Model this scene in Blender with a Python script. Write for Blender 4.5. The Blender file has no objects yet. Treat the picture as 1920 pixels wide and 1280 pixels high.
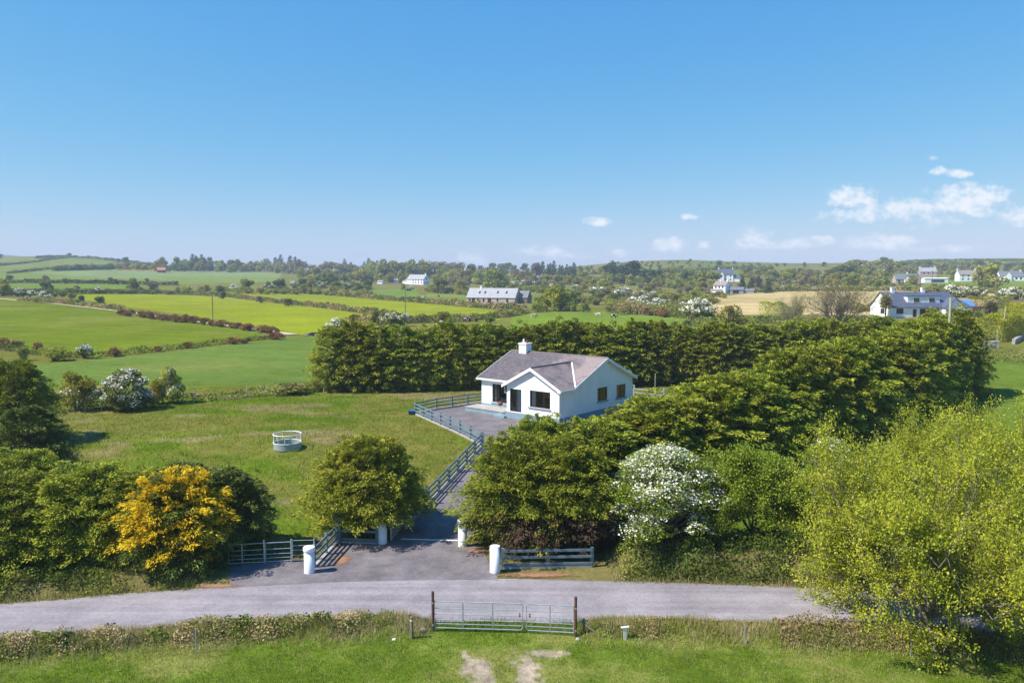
import bpy, bmesh, math, random
import numpy as np
from mathutils import Vector, Matrix

sc = bpy.context.scene
COL = sc.collection
F, HOR, H = 1440.0, 520.0, 14.0
PITCH = math.atan((640 - HOR) / F)
CP, SP = math.cos(PITCH), math.sin(PITCH)
random.seed(7)

# ------------------------------------------------------------------ camera
cam = bpy.data.cameras.new('camera')
cam.sensor_width = 36.0
cam.lens = 36.0 * F / 1920.0
cam.clip_start, cam.clip_end = 0.5, 40000
camo = bpy.data.objects.new('camera', cam)
COL.objects.link(camo)
camo.location = (0, 0, H)
camo.rotation_euler = (math.pi / 2 - PITCH, 0, 0)
sc.camera = camo

# ------------------------------------------------------------------ numpy noise
def _hash(ix, iy, seed):
    n = (ix.astype(np.int64) * 374761393 + iy.astype(np.int64) * 668265263 + seed * 974634777) & 0x7fffffff
    n = ((n ^ (n >> 13)) * 1274126177) & 0x7fffffff
    n = (n ^ (n >> 16)) & 0xffff
    return n / 65535.0

def vnoise(x, y, seed=0):
    x = np.asarray(x, float); y = np.asarray(y, float)
    ix, iy = np.floor(x), np.floor(y)
    fx, fy = x - ix, y - iy
    fx = fx * fx * (3 - 2 * fx); fy = fy * fy * (3 - 2 * fy)
    a = _hash(ix, iy, seed); b = _hash(ix + 1, iy, seed)
    c = _hash(ix, iy + 1, seed); d = _hash(ix + 1, iy + 1, seed)
    return (a * (1 - fx) + b * fx) * (1 - fy) + (c * (1 - fx) + d * fx) * fy

def fbm(x, y, seed=0, octv=4):
    s, a, t = 0.0, 1.0, 0.0
    for k in range(octv):
        s = s + a * vnoise(np.asarray(x) * 2 ** k, np.asarray(y) * 2 ** k, seed + k * 17)
        t += a; a *= 0.5
    return s / t

def sstep(a, b, x):
    t = np.clip((np.asarray(x, float) - a) / (b - a), 0, 1)
    return t * t * (3 - 2 * t)

# ------------------------------------------------------------------ pixel rays
def ray(px, py):
    a, b = (px - 960) / F, (640 - py) / F
    return np.array((a, CP + b * SP, -SP + b * CP))

def row_z(row, Y):
    d = ray(960, row)
    return H + d[2] / d[1] * Y

def proj(x, y, z):
    zz = z - H
    f = y * CP - zz * SP
    u = y * SP + zz * CP
    f = np.where(np.abs(f) < 1e-3, 1e-3, f)
    return 960 + F * x / f, 640 - F * u / f

# ------------------------------------------------------------------ terrain height
TY = [40, 62, 150, 250, 400, 600, 900, 1300, 1900, 5000]
TC = {  # photo column -> rows of the ground at the depths 150, 250, 400, 600, 900, 1300
    -400: (636, 572, 543, 520, 497, 484),
    0:    (640, 574, 545, 522, 497, 480),
    130:  (641, 577, 547, 521, 494, 474),
    300:  (642, 585, 553, 529, 508, 497),
    500:  (642, 590, 559, 534, 515, 505),
    860:  (642, 593, 565, 538, 519, 509),
    1000: (642, 594, 565, 539, 518, 507),
    1150: (642, 593, 563, 537, 509, 489),
    1250: (642, 592, 560, 535, 506, 480),
    1450: (640, 585, 551, 530, 508, 493),
    1600: (634, 578, 549, 529, 507, 491),
    1750: (628, 574, 548, 526, 502, 482),
    2300: (626, 570, 545, 524, 499, 481),
}
_us = np.array([(c - 960) / F for c in TC])
_tz = []
for c, rows in TC.items():
    z = [1.3, 1.3] + [row_z(r, Y) for r, Y in zip(rows, TY[2:8])]
    z += [z[-1] - 14, -25.0]
    _tz.append(z)
_tz = np.array(_tz)
NU, NL = 121, 200
_gu = np.linspace(_us[0], _us[-1], NU)
_gl = np.linspace(math.log(TY[0]), math.log(TY[-1]), NL)
_tmp = np.array([np.interp(np.exp(_gl), TY, r) for r in _tz])
_G = np.array([np.interp(_gu, _us, _tmp[:, j]) for j in range(NL)]).T
for _ in range(3):
    p = np.pad(_G, ((3, 3), (2, 2)), mode='edge')
    _G = sum(p[i:i + NU, 2:2 + NL] for i in range(7)) / 7
    p = np.pad(_G, ((0, 0), (2, 2)), mode='edge')
    _G = sum(p[:, j:j + NL] for j in range(5)) / 5

ROAD_X = np.array([-400, -60, -30, -22, -19.94, -16.85, -12.84, -8.86, -5, -1.49, 2.2, 5.89, 10.69, 14.43, 17.56, 22.22, 40, 400.0])
ROAD_N = np.array([2, 26, 30.4, 31.95, 32.38, 33.08, 33.82, 34.38, 34.68, 34.76, 34.64, 34.32, 33.98, 33.55, 33.1, 32.28, 28.8, 0.0])   # far edge of the road
ROAD_S = ROAD_N - 3.95   # near edge

def road_n(x): return np.interp(x, ROAD_X, ROAD_N)
def road_s(x): return np.interp(x, ROAD_X, ROAD_S)

def Z(x, y):
    x = np.asarray(x, float); y = np.asarray(y, float)
    ys = np.maximum(y, 1.0)
    u = np.clip(x / ys, _gu[0], _gu[-1])
    l = np.clip(np.log(np.maximum(ys, TY[0])), _gl[0], _gl[-1] - 1e-6)
    fu = (u - _gu[0]) / (_gu[1] - _gu[0]); fl = (l - _gl[0]) / (_gl[1] - _gl[0])
    iu = np.minimum(fu.astype(int), NU - 2); il = np.minimum(fl.astype(int), NL - 2)
    fu = fu - iu; fl = fl - il
    z = (_G[iu, il] * (1 - fu) + _G[iu + 1, il] * fu) * (1 - fl) + (_G[iu, il + 1] * (1 - fu) + _G[iu + 1, il + 1] * fu) * fl
    z = z * sstep(42, 62, y)
    # rolling ground far away
    amp = np.clip((ys - 110) * 0.0022, 0, 2.2)
    z = z + amp * (fbm(x / 90, y / 90, 5, 3) - 0.5)
    # low banks either side of the road
    rs, rn = road_s(x), road_n(x)
    gap = sstep(2.6, 4.2, np.abs(x + 0.3))
    wob = 0.75 + 0.5 * fbm(x / 2.3, y / 2.3, 31, 2)
    z = z + 0.36 * gap * wob * sstep(0.05, 0.7, rs - y) * (1 - sstep(1.2, 2.3, rs - y))
    z = z + 0.75 * wob * sstep(0.6, 2.6, y - rn) * (1 - sstep(4, 7, y - rn)) * sstep(4.4, 6.0, x) * (1 - sstep(40, 60, x))
    z = z + 0.45 * wob * sstep(0.5, 1.6, y - rn) * (1 - sstep(3, 6, y - rn)) * (1 - sstep(-16.5, -14.0, x)) * sstep(-60, -40, x)
    return z

def zf(x, y): return float(Z(np.array([x]), np.array([y]))[0])

_T = np.geomspace(18, 3000, 2600)
def at(px, py, far=1250.0):
    """the ground point seen at a pixel of the photograph"""
    d = ray(px, py)
    p = d[None, :] * _T[:, None]
    below = (H + p[:, 2]) < Z(p[:, 0], p[:, 1])
    i = int(np.argmax(below))
    if not below[i] or p[i, 1] > far:
        t = far / d[1]
    else:
        t = (_T[i] + _T[max(i - 1, 0)]) / 2
    x, y = float(d[0] * t), float(d[1] * t)
    return Vector((x, y, zf(x, y)))

def size_at(npx, y): return npx * y / F

# ------------------------------------------------------------------ materials
def new_mat(name):
    m = bpy.data.materials.new(name)
    m.use_nodes = True
    nt = m.node_tree
    nt.nodes.clear()
    out = nt.nodes.new('ShaderNodeOutputMaterial')
    return m, nt, out

def N(nt, t, **kw):
    n = nt.nodes.new(t)
    for k, v in kw.items():
        if k in n.inputs.keys() if hasattr(n, 'inputs') else False:
            n.inputs[k].default_value = v
        else:
            setattr(n, k, v)
    return n

def mat(name, col, rough=0.7, var=0.18, scale=3.0, bump=0.0, bscale=40.0, metal=0.0, spec=0.35, col2=None, s2=0.8, thr=(0.45, 0.65)):
    m, nt, out = new_mat(name)
    L = nt.links.new
    bs = nt.nodes.new('ShaderNodeBsdfPrincipled')
    bs.inputs['Roughness'].default_value = rough
    bs.inputs['Metallic'].default_value = metal
    bs.inputs['Specular IOR Level'].default_value = spec
    tc = nt.nodes.new('ShaderNodeTexCoord')
    n1 = N(nt, 'ShaderNodeTexNoise', Scale=scale, Detail=6.0, Roughness=0.65)
    L(tc.outputs['Object'], n1.inputs['Vector'])
    rp = nt.nodes.new('ShaderNodeValToRGB')
    c = np.array(col)
    rp.color_ramp.elements[0].position = 0.3
    rp.color_ramp.elements[1].position = 0.7
    rp.color_ramp.elements[0].color = (*np.clip(c * (1 - var), 0, 1), 1)
    rp.color_ramp.elements[1].color = (*np.clip(c * (1 + var), 0, 1), 1)
    L(n1.outputs['Fac'], rp.inputs['Fac'])
    src = rp.outputs['Color']
    if col2 is not None:
        n2 = N(nt, 'ShaderNodeTexNoise', Scale=s2, Detail=5.0, Roughness=0.7)
        L(tc.outputs['Object'], n2.inputs['Vector'])
        mr = N(nt, 'ShaderNodeMapRange')
        mr.inputs['From Min'].default_value, mr.inputs['From Max'].default_value = thr
        L(n2.outputs['Fac'], mr.inputs['Value'])
        mx = nt.nodes.new('ShaderNodeMix'); mx.data_type = 'RGBA'
        L(mr.outputs['Result'], mx.inputs['Factor'])
        L(src, mx.inputs['A']); mx.inputs['B'].default_value = (*col2, 1)
        src = mx.outputs['Result']
    L(src, bs.inputs['Base Color'])
    if bump:
        nb = N(nt, 'ShaderNodeTexNoise', Scale=bscale, Detail=4.0)
        L(tc.outputs['Object'], nb.inputs['Vector'])
        b = N(nt, 'ShaderNodeBump', Strength=bump, Distance=0.03)
        L(nb.outputs['Fac'], b.inputs['Height'])
        L(b.outputs['Normal'], bs.inputs['Normal'])
    L(bs.outputs['BSDF'], out.inputs['Surface'])
    return m

def leaf_mat(name, stops, transl=0.25, hue=0.02, val=0.25, rough=0.55):
    """foliage: colour by the leaf's own 'tone', varied a little from plant to plant"""
    m, nt, out = new_mat(name)
    L = nt.links.new
    at_ = nt.nodes.new('ShaderNodeAttribute'); at_.attribute_name = 'tone'
    rp = nt.nodes.new('ShaderNodeValToRGB')
    cr = rp.color_ramp
    while len(cr.elements) < len(stops): cr.elements.new(0.5)
    for e, (p, c) in zip(cr.elements, stops):
        e.position = p; e.color = (*c, 1)
    L(at_.outputs['Fac'], rp.inputs['Fac'])
    oi = nt.nodes.new('ShaderNodeObjectInfo')
    hs = nt.nodes.new('ShaderNodeHueSaturation')
    mr = nt.nodes.new('ShaderNodeMapRange')
    mr.inputs['To Min'].default_value, mr.inputs['To Max'].default_value = 0.5 - hue, 0.5 + hue
    L(oi.outputs['Random'], mr.inputs['Value']); L(mr.outputs['Result'], hs.inputs['Hue'])
    ml = N(nt, 'ShaderNodeMath', operation='MULTIPLY'); ml.inputs[1].default_value = 7.31
    fr = N(nt, 'ShaderNodeMath', operation='FRACT')
    L(oi.outputs['Random'], ml.inputs[0]); L(ml.outputs[0], fr.inputs[0])
    mv = nt.nodes.new('ShaderNodeMapRange')
    mv.inputs['To Min'].default_value, mv.inputs['To Max'].default_value = 1 - val, 1 + val
    L(fr.outputs[0], mv.inputs['Value']); L(mv.outputs['Result'], hs.inputs['Value'])
    L(rp.outputs['Color'], hs.inputs['Color'])
    bs = nt.nodes.new('ShaderNodeBsdfPrincipled')
    bs.inputs['Roughness'].default_value = rough
    bs.inputs['Specular IOR Level'].default_value = 0.10
    tr = nt.nodes.new('ShaderNodeBsdfTranslucent')
    mx = nt.nodes.new('ShaderNodeMixShader'); mx.inputs[0].default_value = transl
    L(hs.outputs['Color'], bs.inputs['Base Color']); L(hs.outputs['Color'], tr.inputs['Color'])
    L(bs.outputs[0], mx.inputs[1]); L(tr.outputs[0], mx.inputs[2])
    L(mx.outputs[0], out.inputs['Surface'])
    return m

def col_attr_mat(name, transl=0.0, fine=True, rough=0.9):
    """ground and grass: colour of the turf itself from the 'turf' attribute, broken up by fine noise"""
    m, nt, out = new_mat(name)
    L = nt.links.new
    a = nt.nodes.new('ShaderNodeAttribute'); a.attribute_name = 'turf'
    src = a.outputs['Color']
    bs = nt.nodes.new('ShaderNodeBsdfPrincipled')
    bs.inputs['Roughness'].default_value = rough
    bs.inputs['Specular IOR Level'].default_value = 0.0
    if fine:
        tc = nt.nodes.new('ShaderNodeTexCoord')
        for sc_, lo, hi in ((0.55, 0.82, 1.18), (4.0, 0.72, 1.28), (0.06, 0.86, 1.14)):
            n1 = N(nt, 'ShaderNodeTexNoise', Scale=sc_, Detail=5.0, Roughness=0.7)
            L(tc.outputs['Object'], n1.inputs['Vector'])
            mr = nt.nodes.new('ShaderNodeMapRange')
            mr.inputs['From Min'].default_value, mr.inputs['From Max'].default_value = 0.3, 0.7
            mr.inputs['To Min'].default_value, mr.inputs['To Max'].default_value = lo, hi
            L(n1.outputs['Fac'], mr.inputs['Value'])
            vm = N(nt, 'ShaderNodeVectorMath', operation='SCALE')
            L(src, vm.inputs[0]); L(mr.outputs['Result'], vm.inputs['Scale'])
            src = vm.outputs['Vector']
        b = N(nt, 'ShaderNodeBump', Strength=0.6, Distance=0.12)
        nb = N(nt, 'ShaderNodeTexNoise', Scale=6.0, Detail=5.0, Roughness=0.75)
        L(tc.outputs['Object'], nb.inputs['Vector']); L(nb.outputs['Fac'], b.inputs['Height'])
        L(b.outputs['Normal'], bs.inputs['Normal'])
    L(src, bs.inputs['Base Color'])
    if transl:
        tr = nt.nodes.new('ShaderNodeBsdfTranslucent'); L(src, tr.inputs['Color'])
        mx = nt.nodes.new('ShaderNodeMixShader'); mx.inputs[0].default_value = transl
        L(bs.outputs[0], mx.inputs[1]); L(tr.outputs[0], mx.inputs[2])
        L(mx.outputs[0], out.inputs['Surface'])
    else:
        L(bs.outputs[0], out.inputs['Surface'])
    return m

M = {}
M['white'] = mat('white_render', (0.85, 0.85, 0.84), 0.8, 0.05, 1.2, 0.15, 60, col2=(0.74, 0.74, 0.71), s2=0.5, thr=(0.5, 0.8))
M['cream'] = mat('cream_render', (0.72, 0.68, 0.58), 0.8, 0.06, 1.2)
M['plinth'] = mat('grey_blue_plinth', (0.21, 0.29, 0.35), 0.8, 0.12, 2.0, 0.2)
M['trim'] = mat('white_fascia', (0.80, 0.80, 0.80), 0.5, 0.03, 2.0)
M['brown'] = mat('brown_window_frame', (0.048, 0.017, 0.012), 0.45, 0.15, 5.0)
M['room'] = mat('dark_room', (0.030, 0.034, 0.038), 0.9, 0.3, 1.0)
M['curtain'] = mat('pale_curtain', (0.84, 0.88, 0.90), 0.9, 0.10, 8.0)
M['sofa'] = mat('grey_sofa', (0.10, 0.13, 0.12), 0.9, 0.2, 4.0)
M['sill'] = mat('grey_sill', (0.24, 0.30, 0.34), 0.7, 0.1, 4.0)
M['fence'] = mat('grey_blue_fence_paint', (0.125, 0.185, 0.225), 0.75, 0.25, 3.0, 0.2, col2=(0.20, 0.25, 0.27), s2=2.5, thr=(0.5, 0.75))
M['concrete'] = mat('weathered_concrete', (0.36, 0.34, 0.31), 0.9, 0.2, 3.0, 0.3)
M['pillar'] = mat('white_pillar_paint', (0.78, 0.80, 0.82), 0.6, 0.05, 2.0, 0.1, col2=(0.55, 0.55, 0.52), s2=1.6, thr=(0.58, 0.85))
M['galv'] = mat('galvanised_steel', (0.36, 0.41, 0.43), 0.45, 0.15, 6.0, metal=0.3)
M['rust'] = mat('rusty_steel', (0.13, 0.055, 0.035), 0.9, 0.35, 6.0, 0.3)
M['timber'] = mat('weathered_timber', (0.22, 0.17, 0.12), 0.9, 0.3, 6.0, 0.3)
M['paletimber'] = mat('pale_timber_pole', (0.40, 0.35, 0.28), 0.9, 0.2, 3.0)
M['blue'] = mat('blue_plastic', (0.02, 0.13, 0.36), 0.4, 0.1, 4.0)
M['bluesheet'] = mat('blue_sheeting', (0.12, 0.25, 0.50), 0.6, 0.1, 1.0)
M['terracotta'] = mat('red_brown_paint', (0.20, 0.06, 0.045), 0.6, 0.2, 6.0)
M['bark'] = mat('brown_bark', (0.09, 0.065, 0.045), 0.95, 0.35, 8.0, 0.5)
M['greybark'] = mat('grey_bark', (0.20, 0.17, 0.14), 0.95, 0.3, 8.0, 0.5)
M['slate'] = mat('dark_slate', (0.15, 0.16, 0.19), 0.6, 0.15, 1.0)
M['bluslate'] = mat('blue_grey_slate', (0.085, 0.10, 0.15), 0.55, 0.15, 0.8)
M['greyroof'] = mat('grey_slate', (0.30, 0.30, 0.33), 0.6, 0.12, 0.6)
M['brownroof'] = mat('brown_tile', (0.27, 0.22, 0.20), 0.7, 0.15, 0.8)
M['redroof'] = mat('red_sheeting', (0.45, 0.16, 0.11), 0.7, 0.15, 0.8)
M['stone'] = mat('pink_brown_stone', (0.42, 0.33, 0.29), 0.9, 0.25, 1.2)
M['darkstone'] = mat('brown_stone', (0.17, 0.12, 0.10), 0.9, 0.3, 1.2)
M['darkwin'] = mat('dark_window_glass', (0.02, 0.025, 0.03), 0.08, 0.1, 1.0, spec=0.6)
M['black'] = mat('black_plastic', (0.02, 0.02, 0.022), 0.7, 0.3, 5.0)
M['whitestuff'] = mat('white_plastic', (0.75, 0.75, 0.73), 0.6, 0.08, 5.0)
M['skin'] = mat('white_stone', (0.55, 0.54, 0.50), 0.9, 0.2, 4.0)
M['vine'] = mat('dead_vine', (0.11, 0.045, 0.035), 0.9, 0.3, 9.0)

def glass_mat():
    m, nt, out = new_mat('window_glass')
    L = nt.links.new
    fr = nt.nodes.new('ShaderNodeFresnel'); fr.inputs['IOR'].default_value = 1.55
    t = nt.nodes.new('ShaderNodeBsdfTransparent'); t.inputs['Color'].default_value = (0.75, 0.8, 0.8, 1)
    g = nt.nodes.new('ShaderNodeBsdfGlossy'); g.inputs['Roughness'].default_value = 0.02
    ad = N(nt, 'ShaderNodeMath', operation='ADD'); ad.inputs[1].default_value = 0.05
    L(fr.outputs[0], ad.inputs[0])
    mx = nt.nodes.new('ShaderNodeMixShader')
    L(ad.outputs[0], mx.inputs[0]); L(t.outputs[0], mx.inputs[1]); L(g.outputs[0], mx.inputs[2])
    L(mx.outputs[0], out.inputs['Surface'])
    return m
M['glass'] = glass_mat()

def tile_mat():
    m, nt, out = new_mat('concrete_roof_tiles')
    L = nt.links.new
    uv = nt.nodes.new('ShaderNodeUVMap'); uv.uv_map = 'UVMap'
    br = nt.nodes.new('ShaderNodeTexBrick')
    br.inputs['Scale'].default_value = 1.0
    br.inputs['Brick Width'].default_value = 0.32
    br.inputs['Row Height'].default_value = 0.27
    br.inputs['Mortar Size'].default_value = 0.018
    br.inputs['Mortar Smooth'].default_value = 0.3
    br.inputs['Color1'].default_value = (0.088, 0.075, 0.084, 1)
    br.inputs['Color2'].default_value = (0.150, 0.122, 0.132, 1)
    br.inputs['Mortar'].default_value = (0.055, 0.05, 0.055, 1)
    L(uv.outputs[0], br.inputs['Vector'])
    n = N(nt, 'ShaderNodeTexNoise', Scale=0.35, Detail=6.0, Roughness=0.7)
    tc = nt.nodes.new('ShaderNodeTexCoord'); L(tc.outputs['Object'], n.inputs['Vector'])
    sp = nt.nodes.new('ShaderNodeSeparateXYZ'); L(tc.outputs['Object'], sp.inputs[0])
    wz = nt.nodes.new('ShaderNodeMapRange')      # lichen has spread from the ridge, thickest towards the gable
    wz.inputs['From Min'].default_value, wz.inputs['From Max'].default_value = -9.0, -1.0
    wz.inputs['To Min'].default_value, wz.inputs['To Max'].default_value = -0.12, 0.16
    L(sp.outputs['X'], wz.inputs['Value'])
    ad = N(nt, 'ShaderNodeMath', operation='ADD'); L(n.outputs['Fac'], ad.inputs[0]); L(wz.outputs[0], ad.inputs[1])
    mr = nt.nodes.new('ShaderNodeMapRange')
    mr.inputs['From Min'].default_value, mr.inputs['From Max'].default_value = 0.50, 0.64
    mr.inputs['To Max'].default_value = 0.66
    L(ad.outputs[0], mr.inputs['Value'])
    mx = nt.nodes.new('ShaderNodeMix'); mx.data_type = 'RGBA'
    L(mr.outputs[0], mx.inputs['Factor']); L(br.outputs['Color'], mx.inputs['A'])
    mx.inputs['B'].default_value = (0.34, 0.265, 0.245, 1)
    bs = nt.nodes.new('ShaderNodeBsdfPrincipled'); bs.inputs['Roughness'].default_value = 0.75
    L(mx.outputs['Result'], bs.inputs['Base Color'])
    b = N(nt, 'ShaderNodeBump', Strength=0.7, Distance=0.03); L(br.outputs['Fac'], b.inputs['Height']); b.invert = True
    L(b.outputs['Normal'], bs.inputs['Normal'])
    L(bs.outputs[0], out.inputs['Surface'])
    return m
M['tiles'] = tile_mat()

def asphalt(name, c1, c2, worn):
    m, nt, out = new_mat(name)
    L = nt.links.new
    tc = nt.nodes.new('ShaderNodeTexCoord')
    mp = nt.nodes.new('ShaderNodeMapping'); mp.inputs['Scale'].default_value = (0.05, 1.5, 1)
    L(tc.outputs['Object'], mp.inputs['Vector'])
    n1 = N(nt, 'ShaderNodeTexNoise', Scale=1.0, Detail=6.0, Roughness=0.65)
    L((mp if worn else tc).outputs[0 if worn else 'Object'], n1.inputs['Vector'])
    n2 = N(nt, 'ShaderNodeTexNoise', Scale=9.0, Detail=8.0, Roughness=0.8)
    L(tc.outputs['Object'], n2.inputs['Vector'])
    n3 = N(nt, 'ShaderNodeTexNoise', Scale=0.45, Detail=6.0, Roughness=0.75)
    L(tc.outputs['Object'], n3.inputs['Vector'])
    rp = nt.nodes.new('ShaderNodeValToRGB')
    rp.color_ramp.elements[0].position, rp.color_ramp.elements[1].position = 0.35, 0.68
    rp.color_ramp.elements[0].color = (*c1, 1); rp.color_ramp.elements[1].color = (*c2, 1)
    L(n1.outputs['Fac'], rp.inputs['Fac'])
    src = rp.outputs['Color']
    for n_, lo, hi in ((n2, 0.74, 1.26), (n3, 0.76, 1.2)):
        mr = nt.nodes.new('ShaderNodeMapRange')
        mr.inputs['From Min'].default_value, mr.inputs['From Max'].default_value = 0.32, 0.68
        mr.inputs['To Min'].default_value, mr.inputs['To Max'].default_value = lo, hi
        L(n_.outputs['Fac'], mr.inputs['Value'])
        vm = N(nt, 'ShaderNodeVectorMath', operation='SCALE'); L(src, vm.inputs[0]); L(mr.outputs[0], vm.inputs['Scale'])
        src = vm.outputs[0]
    bs = nt.nodes.new('ShaderNodeBsdfPrincipled'); bs.inputs['Roughness'].default_value = 0.85
    bs.inputs['Specular IOR Level'].default_value = 0.3
    L(src, bs.inputs['Base Color'])
    b = N(nt, 'ShaderNodeBump', Strength=0.3, Distance=0.02); L(n2.outputs['Fac'], b.inputs['Height']); L(b.outputs['Normal'], bs.inputs['Normal'])
    L(bs.outputs[0], out.inputs['Surface'])
    return m
M['road'] = asphalt('worn_road_asphalt', (0.215, 0.192, 0.206), (0.30, 0.268, 0.285), True)
M['drive'] = asphalt('driveway_tarmac', (0.125, 0.110, 0.118), (0.20, 0.175, 0.185), False)
M['dirt'] = mat('pale_dirt', (0.46, 0.38, 0.25), 0.95, 0.2, 0.6, 0.3, 5)
M['mud'] = mat('dried_mud', (0.42, 0.34, 0.27), 0.95, 0.3, 3.0, 1.0, 9, col2=(0.22, 0.17, 0.11), s2=2.5, thr=(0.45, 0.7))
M['needles'] = mat('fallen_needles', (0.30, 0.16, 0.09), 0.95, 0.4, 5.0, 0.4, 20, col2=(0.20, 0.17, 0.10), s2=1.5)
def litter_mat():
    m, nt, out = new_mat('scattered_needles')
    L = nt.links.new
    tc = nt.nodes.new('ShaderNodeTexCoord')
    sb = N(nt, 'ShaderNodeVectorMath', operation='SUBTRACT'); sb.inputs[1].default_value = (.5, .5, .5); L(tc.outputs['Generated'], sb.inputs[0])
    ml = N(nt, 'ShaderNodeVectorMath', operation='MULTIPLY'); ml.inputs[1].default_value = (2, 2, 0); L(sb.outputs[0], ml.inputs[0])
    ln = N(nt, 'ShaderNodeVectorMath', operation='LENGTH'); L(ml.outputs[0], ln.inputs[0])
    n = N(nt, 'ShaderNodeTexNoise', Scale=5.0, Detail=8.0, Roughness=0.85); L(tc.outputs['Object'], n.inputs['Vector'])
    a = N(nt, 'ShaderNodeMath', operation='MULTIPLY'); a.inputs[1].default_value = 3.2; L(n.outputs['Fac'], a.inputs[0])
    s = N(nt, 'ShaderNodeMath', operation='SUBTRACT'); L(a.outputs[0], s.inputs[0]); L(ln.outputs['Value'], s.inputs[1])
    mr = nt.nodes.new('ShaderNodeMapRange'); mr.inputs['From Min'].default_value, mr.inputs['From Max'].default_value = 0.85, 1.25; L(s.outputs[0], mr.inputs['Value'])
    bs = nt.nodes.new('ShaderNodeBsdfDiffuse'); bs.inputs['Color'].default_value = (0.30, 0.165, 0.10, 1)
    tr = nt.nodes.new('ShaderNodeBsdfTransparent'); mx = nt.nodes.new('ShaderNodeMixShader')
    L(mr.outputs[0], mx.inputs[0]); L(tr.outputs[0], mx.inputs[1]); L(bs.outputs[0], mx.inputs[2]); L(mx.outputs[0], out.inputs['Surface'])
    return m
M['needles'] = litter_mat()
M['turf'] = col_attr_mat('turf_ground')
M['blade'] = col_attr_mat('grass_blades', 0.3, False)

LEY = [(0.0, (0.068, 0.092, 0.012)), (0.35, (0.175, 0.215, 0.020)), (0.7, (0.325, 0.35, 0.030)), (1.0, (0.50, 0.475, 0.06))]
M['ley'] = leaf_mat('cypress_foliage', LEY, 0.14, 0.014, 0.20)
M['leydark'] = leaf_mat('dark_cypress_foliage', [(0, (0.04, 0.06, 0.014)), (0.5, (0.11, 0.145, 0.026)), (1, (0.26, 0.28, 0.045))], 0.12, 0.01, 0.1)
M['leydead'] = leaf_mat('dead_cypress_twigs', [(0, (0.04, 0.028, 0.018)), (0.6, (0.085, 0.055, 0.032)), (1, (0.13, 0.085, 0.05))], 0.05, 0.01, 0.1)
M['gold'] = leaf_mat('golden_cypress_foliage', [(0, (0.24, 0.18, 0.010)), (0.4, (0.64, 0.42, 0.012)), (1, (0.90, 0.64, 0.03))], 0.2, 0.005, 0.05)
M['lime'] = leaf_mat('young_lime_green_leaves', [(0, (0.16, 0.19, 0.016)), (0.5, (0.40, 0.43, 0.032)), (1, (0.62, 0.60, 0.08))], 0.4, 0.006, 0.05)
M['green'] = leaf_mat('fresh_green_leaves', [(0, (0.08, 0.12, 0.012)), (0.5, (0.20, 0.28, 0.024)), (1, (0.40, 0.45, 0.05))], 0.35, 0.012, 0.12)
M['blossom'] = leaf_mat('hawthorn_blossom', [(0, (0.62, 0.60, 0.46)), (0.4, (0.80, 0.77, 0.66)), (1, (0.90, 0.87, 0.80))], 0.15, 0.005, 0.05)
M['bramble'] = leaf_mat('bramble_leaves', [(0, (0.05, 0.08, 0.014)), (0.45, (0.12, 0.17, 0.025)), (0.75, (0.26, 0.30, 0.05)), (1, (0.42, 0.30, 0.14))], 0.3, 0.01, 0.1)
M['scrub'] = leaf_mat('hedgerow_scrub', [(0, (0.10, 0.115, 0.022)), (0.4, (0.22, 0.235, 0.042)), (0.7, (0.32, 0.24, 0.10)), (1, (0.46, 0.33, 0.18))], 0.2, 0.015, 0.15)
M['bankscrub'] = leaf_mat('dry_bank_growth', [(0, (0.12, 0.14, 0.025)), (0.35, (0.24, 0.25, 0.05)), (0.6, (0.40, 0.30, 0.14)), (1, (0.58, 0.44, 0.26))], 0.2, 0.01, 0.08)
M['scrubgreen'] = leaf_mat('green_hedgerow', [(0, (0.075, 0.10, 0.016)), (0.5, (0.18, 0.215, 0.034)), (1, (0.36, 0.35, 0.075))], 0.2, 0.015, 0.15)
M['gorse'] = leaf_mat('gorse_gone_over', [(0, (0.10, 0.085, 0.03)), (0.45, (0.27, 0.145, 0.05)), (0.85, (0.42, 0.21, 0.05)), (1, (0.58, 0.36, 0.05))], 0.15, 0.015, 0.2)
M['yellow'] = leaf_mat('yellow_gorse', [(0, (0.10, 0.12, 0.015)), (1, (0.50, 0.42, 0.03))], 0.2)
M['fbroad'] = leaf_mat('broadleaf_crown', [(0, (0.16, 0.175, 0.022)), (0.5, (0.34, 0.34, 0.042)), (1, (0.54, 0.50, 0.08))], 0.38, 0.03, 0.22)
M['fdark'] = leaf_mat('dark_green_crown', [(0, (0.075, 0.098, 0.016)), (0.5, (0.175, 0.205, 0.032)), (1, (0.34, 0.35, 0.06))], 0.3, 0.02, 0.2)
M['fconif'] = leaf_mat('conifer_needles', [(0, (0.028, 0.045, 0.02)), (0.5, (0.065, 0.09, 0.034)), (1, (0.13, 0.15, 0.055))], 0.1, 0.02, 0.2)
M['fbare'] = leaf_mat('budding_brown_twigs', [(0, (0.16, 0.135, 0.07)), (0.5, (0.29, 0.245, 0.125)), (1, (0.42, 0.36, 0.19))], 0.2, 0.02, 0.2)
M['flime'] = leaf_mat('bright_green_crown', [(0, (0.13, 0.17, 0.012)), (0.5, (0.30, 0.34, 0.025)), (1, (0.48, 0.47, 0.05))], 0.3, 0.015, 0.15)
M['fpurple'] = leaf_mat('copper_crown', [(0, (0.035, 0.018, 0.03)), (1, (0.12, 0.055, 0.085))], 0.2)
M['privet'] = leaf_mat('golden_privet', [(0, (0.16, 0.19, 0.012)), (0.5, (0.34, 0.36, 0.02)), (1, (0.50, 0.48, 0.035))], 0.25, 0.01, 0.1)
M['palm'] = leaf_mat('cordyline_leaves', [(0, (0.16, 0.16, 0.06)), (1, (0.42, 0.37, 0.15))], 0.2)

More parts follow.
